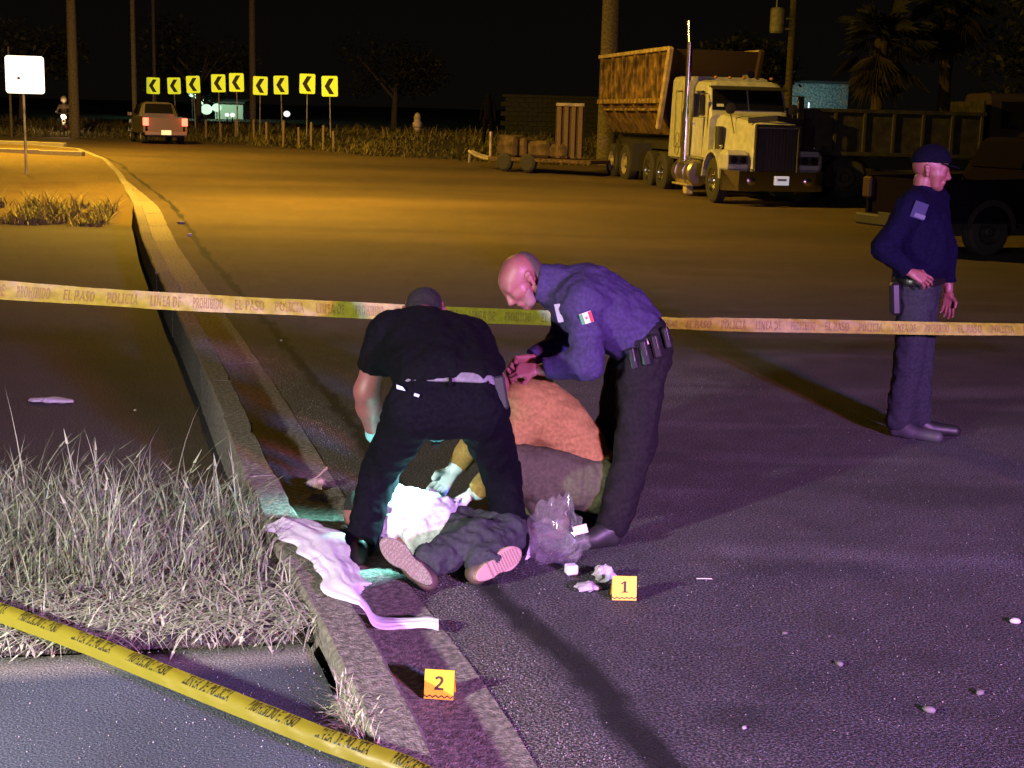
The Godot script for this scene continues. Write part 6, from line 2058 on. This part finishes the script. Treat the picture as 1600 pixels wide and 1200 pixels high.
func croucher(skin: Material, hair: Material, glove: Material) -> void:
	var o := thing("person", V(0.2, 0, -6.45))
	tag(o, "person in an orange sweater crouching beside the one on the ground", "person")
	var knit := cloth("orange_knit", 0.42, 0.27, 0.085, 0.06)
	var grey := cloth("grey_trousers", 0.11, 0.115, 0.065)
	var hipN := V(0.385, 0.235, -6.36); var hipF := V(0.36, 0.235, -6.62)
	var knN := V(0.01, 0.345, -6.22); var knF := V(-0.08, 0.36, -6.8)
	var shN := V(0.02, 0.62, -6.33); var shF := V(0.0, 0.61, -6.7)
	var elN := V(-0.02, 0.36, -6.3); var wrN := V(-0.135, 0.255, -6.1)
	var elF := V(-0.14, 0.38, -6.85); var wrF := V(-0.26, 0.2, -6.75)
	var ht := frame(V(-0.17, 0.6, -6.53), V(-0.75, 0.62, 0), V(-0.62, -0.78, 0))
	var m := M.new()
	m.flesh([[V(0.34, 0.3, -6.5), 0.09, V(0.06, 0.58, -6.5), 0.09], [V(0.03, 0.6, -6.5), 0.06, V(-0.1, 0.62, -6.52), 0.058], [V(-0.1, 0.62, -6.52), 0.058, ht * V(0, -0.05, -0.03), 0.06], [shN, 0.045, elN, 0.042], [elN, 0.042, wrN, 0.03], [shF, 0.045, elF, 0.042], [elF, 0.042, wrF, 0.03], [hipN, 0.08, knN, 0.06], [knN, 0.055, V(0.2, 0.1, -6.22), 0.04], [hipF, 0.08, knF, 0.06], [knF, 0.055, V(0.18, 0.1, -6.7), 0.04]], 0.013, 0.04)
	head(m, ht, 0.006)
	obj("body", m.move(-o.position), skin, o)
	part(o, "hair", placed(ht, [[V(0, 0.04, -0.035), 0.086, V(0, 0.045, 0.01), 0.084], [V(0, -0.01, -0.045), 0.07, V(0, -0.05, -0.045), 0.055]]), 0.008, 0.03, hair, {"fold": 0.006, "freq": V(80, 80, 80), "clips": [[ht * V(0, 0.03, 0.06), ht.basis * V(0, -0.55, 0.84)]]})
	part(o, "sweater", [[V(0.41, 0.255, -6.42), 0.125, V(0.225, 0.475, -6.42), 0.135], [V(0.4, 0.255, -6.57), 0.125, V(0.215, 0.475, -6.59), 0.135], [V(0.225, 0.475, -6.42), 0.135, V(0.06, 0.585, -6.4), 0.13], [V(0.215, 0.475, -6.59), 0.135, V(0.05, 0.585, -6.62), 0.13], [V(0.3, 0.39, -6.5), 0.135, V(0.11, 0.57, -6.5), 0.145], [shN + V(0.03, -0.01, 0), 0.085, elN, 0.068], [elN, 0.066, wrN, 0.05], [shF + V(0.03, -0.01, 0), 0.085, elF, 0.068], [elF, 0.066, wrF, 0.05]], 0.0095, 0.05, knit,
		{"fold": 0.011, "freq": V(6, 15, 6), "clips": [[wrN, V(-0.45, -0.8, -0.3), 0.1], [wrF, V(-0.5, -0.8, 0.3), 0.1], [V(0.455, 0.23, -6.5), V(0.55, -0.83, 0), 0.3], [V(-0.08, 0.62, -6.51), V(-1, 0.1, 0), 0.12]]})
	part(o, "trousers", [[V(0.42, 0.22, -6.38), 0.13, V(0.405, 0.22, -6.6), 0.13], [hipN, 0.13, knN, 0.098], [V(0.27, 0.25, -6.31), 0.12, V(0.12, 0.31, -6.25), 0.108], [knN, 0.09, V(0.19, 0.1, -6.22), 0.075], [hipF, 0.12, knF, 0.1], [knF, 0.088, V(0.17, 0.1, -6.7), 0.075]], 0.0105, 0.045, grey,
		{"fold": 0.011, "freq": V(14, 10, 12), "clips": [[V(0.19, 0.06, -6.22), V(0, -1, 0), 0.2], [V(0.17, 0.06, -6.7), V(0, -1, 0), 0.2]]})
	part(o, "belt", [[V(0.425, 0.238, -6.4), 0.13, V(0.415, 0.238, -6.58), 0.13]], 0.008, 0.02, mat("belt_leather", 0, 0, 0), {"clips": [[V(0.452, 0.245, -6.5), V(-0.55, 0.83, 0)], [V(0.467, 0.215, -6.5), V(0.55, -0.83, 0)]]})
	for q in [[V(0.24, 0.025, -6.2), V(-0.02, 0.03, -6.2)], [V(0.22, 0.025, -6.7), V(-0.04, 0.03, -6.72)]]:
		shoe(o, q[0], q[1], mat("shoe_brown", 0.09, 0.06, 0.045, 0.6))
	for q in [[wrN, elN, frame(wrN + V(-0.02, -0.01, 0.0), V(-0.85, -0.42, 0.15), V(-0.4, -0.75, 0.3))], [wrF, elF, frame(wrF + V(-0.02, -0.02, 0.01), V(-0.6, -0.7, 0.3), V(-0.3, -0.3, 0.9))]]:
		m = M.new()
		hand(m, q[2], 1.0, 0.6, 0.006)
		m.flesh([[q[0].lerp(q[1], 0.2), 0.04, q[0], 0.038], [q[0], 0.036, q[2] * V(0, 0.01, 0), 0.03]], 0.007, 0.02)
		obj("glove", m.move(-o.position), mat("glove_white", 0.55, 0.75, 0.76, 0.5), o)

func officer_standing(skin: Material) -> void:
	var o := thing("person", V(2.52, 0, -8.66))
	tag(o, "officer in a dark cap and navy jacket standing in profile at right", "person")
	var navy := cloth("uniform_navy", 0.007, 0.006, 0.026)
	var trou := cloth("uniform_grey_blue", 0.04, 0.042, 0.055)
	var hipN := V(2.46, 0.89, -8.58); var hipF := V(2.55, 0.89, -8.8)
	var shN := V(2.37, 1.44, -8.5); var shF := V(2.6, 1.45, -8.86)
	var elN := V(2.2, 1.19, -8.42); var wrN := V(2.34, 1.06, -8.36)
	var elF := V(2.71, 1.15, -8.9); var wrF := V(2.735, 0.9, -8.84)
	var ht := frame(V(2.51, 1.645, -8.66), V(0.12, 1, 0), V(0.93, -0.12, 0.3))
	var m := M.new()
	m.flesh([[V(2.5, 0.95, -8.69), 0.09, V(2.48, 1.38, -8.68), 0.09], [V(2.47, 1.42, -8.68), 0.055, ht * V(0, -0.06, -0.03), 0.06], [shN, 0.045, elN, 0.042], [elN, 0.042, wrN, 0.03], [shF, 0.045, elF, 0.042], [elF, 0.042, wrF, 0.03], [hipN, 0.08, V(2.44, 0.48, -8.58), 0.06], [V(2.44, 0.48, -8.58), 0.055, V(2.41, 0.1, -8.6), 0.04], [hipF, 0.08, V(2.56, 0.48, -8.76), 0.06], [V(2.56, 0.48, -8.76), 0.055, V(2.57, 0.1, -8.7), 0.04]], 0.014, 0.04)
	head(m, ht, 0.005)
	hand(m, frame(wrN + V(0.015, -0.005, 0.01), V(0.9, -0.4, 0.1), V(0.1, -0.5, -0.85)), 1.0, 0.75)
	hand(m, frame(wrF + V(0, -0.015, 0.0), V(0.05, -1, 0.1), V(-0.5, 0.1, 0.8)), -1.0, 0.6)
	obj("body", m.move(-o.position), skin, o)
	face_parts(o, ht)
	part(o, "jacket", [[V(2.44, 0.98, -8.62), 0.125, V(2.42, 1.38, -8.6), 0.12], [V(2.55, 0.98, -8.75), 0.125, V(2.55, 1.38, -8.76), 0.12], [V(2.52, 1.1, -8.66), 0.14, V(2.5, 1.3, -8.68), 0.15], [shN, 0.085, shF, 0.085], [V(2.48, 1.46, -8.68), 0.085, V(2.485, 1.53, -8.68), 0.07], [shN, 0.085, elN, 0.068], [elN, 0.066, wrN, 0.05], [shF, 0.085, elF, 0.066], [elF, 0.064, wrF, 0.05]], 0.0105, 0.05, navy,
		{"fold": 0.012, "freq": V(11, 8, 11), "clips": [[wrN, V(0.75, -0.62, 0.2), 0.1], [wrF, V(0.1, -1, 0), 0.1], [V(2.5, 0.95, -8.68), V(0, -1, 0), 0.5], [V(2.49, 1.555, -8.68), V(0.15, 1, 0), 0.13]]})
	part(o, "trousers", [[V(2.45, 0.92, -8.6), 0.125, V(2.54, 0.92, -8.77), 0.125], [hipN, 0.115, V(2.445, 0.48, -8.58), 0.088], [V(2.445, 0.48, -8.58), 0.086, V(2.415, 0.1, -8.6), 0.08], [hipF, 0.115, V(2.555, 0.48, -8.76), 0.088], [V(2.555, 0.48, -8.76), 0.086, V(2.565, 0.1, -8.71), 0.08]], 0.011, 0.035, trou,
		{"fold": 0.012, "freq": V(12, 12, 12), "clips": [[V(2.415, 0.05, -8.6), V(0, -1, 0), 0.2], [V(2.565, 0.05, -8.71), V(0, -1, 0), 0.2]]})
	part(o, "duty_belt", [[V(2.45, 0.98, -8.61), 0.135, V(2.545, 0.98, -8.76), 0.135]], 0.009, 0.03, mat("belt_leather", 0, 0, 0), {"clips": [[V(2.5, 1.005, -8.68), V(0, 1, 0)], [V(2.5, 0.95, -8.68), V(0, -1, 0)]]})
	m = M.new()
	m.box(V(2.31, 0.88, -8.5), V(0.06, 0.2, 0.07), Basis(Vector3.BACK, 0.1), 0.015)
	obj("holster", m.move(-o.position), mat("belt_leather", 0, 0, 0), o)
	# cap with its peak forward
	var cm := cloth("cap_navy", 0.006, 0.006, 0.016)
	part(o, "cap", placed(ht, [[V(0, 0.055, -0.035), 0.093, V(0, 0.06, 0.02), 0.09], [V(0, 0.085, -0.01), 0.075, V(0, 0.085, 0.01), 0.072]]), 0.007, 0.03, cm, {"clips": [[ht * V(0, 0.048, 0), ht.basis * V(0, -1, 0.12)]]})
	m = M.new()
	var pts := []
	for k in 13:
		var a := PI * k / 12.0
		pts.append(ht * V(cos(a) * 0.085, 0.056 - 0.012 * sin(a), 0.06 + sin(a) * 0.105))
	panel(m, pts, 0.006, ht.basis * Vector3.UP)
	obj("cap_peak", m.move(-o.position), cm, o)
	on_surface(o.get_node("jacket"), V(2.385, 1.42, -8.0), V(0, 0, -1), [[V(0, 0, 0), V(0.09, 0.1, 0.004), mat("patch_blue", 0.02, 0.02, 0.07, 0.8), "sleeve_badge"], [V(0.015, -0.03, 0.002), V(0.07, 0.025, 0.004), mat("patch_pale", 0.1, 0.1, 0.16, 0.8), "badge_lettering"]], -0.3, o)
	shoe(o, V(2.40, 0.02, -8.6), V(2.66, 0.03, -8.46), mat("shoe_pale", 0.045, 0.042, 0.05, 0.6))
	shoe(o, V(2.55, 0.02, -8.7), V(2.83, 0.03, -8.66), mat("shoe_black", 0, 0, 0))

func sole(o: Node3D, heel: Vector3, toe: Vector3, n: Vector3, ln: float, mt: Material) -> void:   # a shoe seen from below
	var x := (toe - heel).normalized()
	n = (n - x * n.dot(x)).normalized()
	var y := n.cross(x)
	var out := []
	for k in 32:
		var a := TAU * k / 32.0
		var c := cos(a)
		var w := 0.039 + 0.016 * ss(-0.2, 0.6, c) - 0.008 * (1.0 - ss(0.0, 0.35, absf(c + 0.1)))
		out.append(heel + x * (ln * 0.5 + c * ln * 0.5) + y * sin(a) * w * (1.0 if absf(c) < 0.7 else 1.02))
	var m := M.new()
	var mid := heel + x * ln * 0.5
	var up := []
	for q in out: up.append(q - n * 0.024)
	for k in 32:
		var j := (k + 1) % 32
		var a: Vector3 = mid + (out[k] - mid) * 0.93 + n * 0.004
		var b: Vector3 = mid + (out[j] - mid) * 0.93 + n * 0.004
		m.tri(mid + n * 0.005, a, b, n)
		m.quad(a, b, out[j], out[k], out[k] - mid + n * 0.03)
		m.quad(out[k], out[j], up[j], up[k], out[k] - mid)
	var s := obj("sole", m.move(-o.position), mt, o)
	m = M.new()   # tread: heel block edge and cross ribs
	for k in 11:
		var f: float = 0.34 + 0.056 * k if k > 0 else 0.3
		var w: float = 0.07 if k == 0 else 0.05 + 0.02 * sin(PI * (f - 0.3) / 0.75)
		m.box(heel + x * ln * f + n * 0.0055, V(0.004 if k else 0.007, w, 0.004), Basis(x, y, n), 0.0012)
	obj("tread", m.move(-o.position), mat("tread_brown", 0.2, 0.13, 0.11, 0.85), s)
	part(o, "shoe", [[heel + x * 0.035 - n * 0.05, 0.036, heel + x * 0.11 - n * 0.048, 0.038], [heel + x * 0.1 - n * 0.045, 0.04, toe - x * 0.05 - n * 0.04, 0.034], [heel + x * 0.035 - n * 0.05, 0.037, heel + x * 0.045 - n * 0.09, 0.04]], 0.008, 0.025, mat("shoe_brown", 0, 0, 0))

func lying(skin: Material, hair: Material) -> void:
	var o := thing("person", V(-0.28, 0, -6.1))
	tag(o, "person lying on the ground, feet to the camera, in dark trousers and white shirt", "person")
	var navy := cloth("slate_trousers", 0.055, 0.06, 0.066)
	var white := cloth("white_shirt", 0.62, 0.68, 0.66)
	var anL := V(-0.325, 0.10, -5.53); var knL := V(-0.13, 0.15, -5.7); var hpL := V(-0.21, 0.1, -5.86)
	var anR := V(-0.1, 0.10, -5.57); var knR := V(-0.01, 0.14, -5.82); var hpR := V(-0.22, 0.1, -6.0)
	var ht := frame(V(-0.63, 0.12, -6.2), V(-1, 0.05, -0.5), V(0.05, 1, 0.1))
	var shL := V(-0.5, 0.13, -5.93); var elL := V(-0.36, 0.12, -5.86); var wrL := V(-0.43, 0.07, -5.8)
	var shR := V(-0.55, 0.13, -6.24); var elR := V(-0.36, 0.12, -6.3); var wrR := V(-0.2, 0.1, -6.22)
	var m := M.new()
	m.flesh([[V(-0.28, 0.12, -5.95), 0.09, V(-0.48, 0.13, -6.08), 0.09], [V(-0.48, 0.13, -6.1), 0.06, ht * V(0, -0.06, -0.03), 0.058], [shL, 0.055, elL, 0.045], [elL, 0.045, wrL, 0.032], [shR, 0.055, elR, 0.045], [elR, 0.045, wrR, 0.032], [hpL, 0.07, knL, 0.06], [knL, 0.055, anL, 0.04], [hpR, 0.07, knR, 0.06], [knR, 0.055, anR, 0.04]], 0.014, 0.04)
	head(m, ht, 0.006)
	hand(m, frame(wrL + V(0.01, 0.02, -0.02), V(-0.5, 0.1, -0.85), V(0.0, -1, -0.1)), -1.0, 0.6)
	hand(m, frame(wrR, V(1, 0, 0.2), V(0, -1, 0)), 1.0, 0.6)
	obj("body", m.move(-o.position), skin, o)
	part(o, "hair", placed(ht, [[V(0, 0.04, -0.035), 0.086, V(0, 0.045, 0.01), 0.084]]), 0.009, 0.03, hair, {"clips": [[ht * V(0, 0.0, 0.085), ht.basis * V(0, -0.3, 0.95)]]})
	part(o, "shirt", [[V(-0.27, 0.11, -5.9), 0.115, V(-0.48, 0.12, -5.98), 0.12], [V(-0.3, 0.11, -6.02), 0.115, V(-0.52, 0.12, -6.16), 0.12], [V(-0.3, 0.14, -5.96), 0.115, V(-0.5, 0.16, -6.06), 0.12], [shL, 0.08, elL, 0.062], [elL, 0.06, wrL, 0.048], [shR, 0.08, elR, 0.066], [elR, 0.064, wrR, 0.052]], 0.0095, 0.04, white,
		{"fold": 0.02, "freq": V(15, 15, 15), "clips": [[wrL, V(-0.85, -0.4, 0.3), 0.08], [wrR, V(1, 0, 0.2), 0.09], [V(-0.23, 0.1, -5.94), V(0.9, 0, 0.25), 0.25], [V(-0.3, 0.006, -6.0), Vector3.DOWN]]})
	part(o, "trousers", [[V(-0.22, 0.1, -5.87), 0.105, V(-0.24, 0.1, -6.0), 0.105], [hpL, 0.1, knL, 0.088], [knL, 0.084, anL, 0.074], [hpR, 0.1, knR, 0.088], [knR, 0.088, anR, 0.076]], 0.0095, 0.03, navy,
		{"fold": 0.016, "freq": V(14, 14, 14), "clips": [[anL + V(0, 0, 0.045), V(-0.3, -0.2, 1), 0.15], [anR + V(0, 0, 0.045), V(0.1, -0.2, 1), 0.15], [V(-0.3, 0.006, -6), Vector3.DOWN]]})
	var mt := mat("sole_tan", 0.36, 0.29, 0.25, 0.8, 0.0, {"tint": noise_tex("concrete_tint", FastNoiseLite.TYPE_SIMPLEX_SMOOTH, 0.02, 0.42, 1.0, 6, 1024), "scale": 5.0})
	sole(o, V(-0.302, 0.052, -5.405), V(-0.505, 0.185, -5.52), V(0.12, 0.3, 1.0), 0.285, mt)
	sole(o, V(-0.125, 0.055, -5.47), V(0.05, 0.135, -5.6), V(0.35, 0.2, 1.0), 0.24, mat("sole_rose", 0.36, 0.22, 0.19, 0.8))
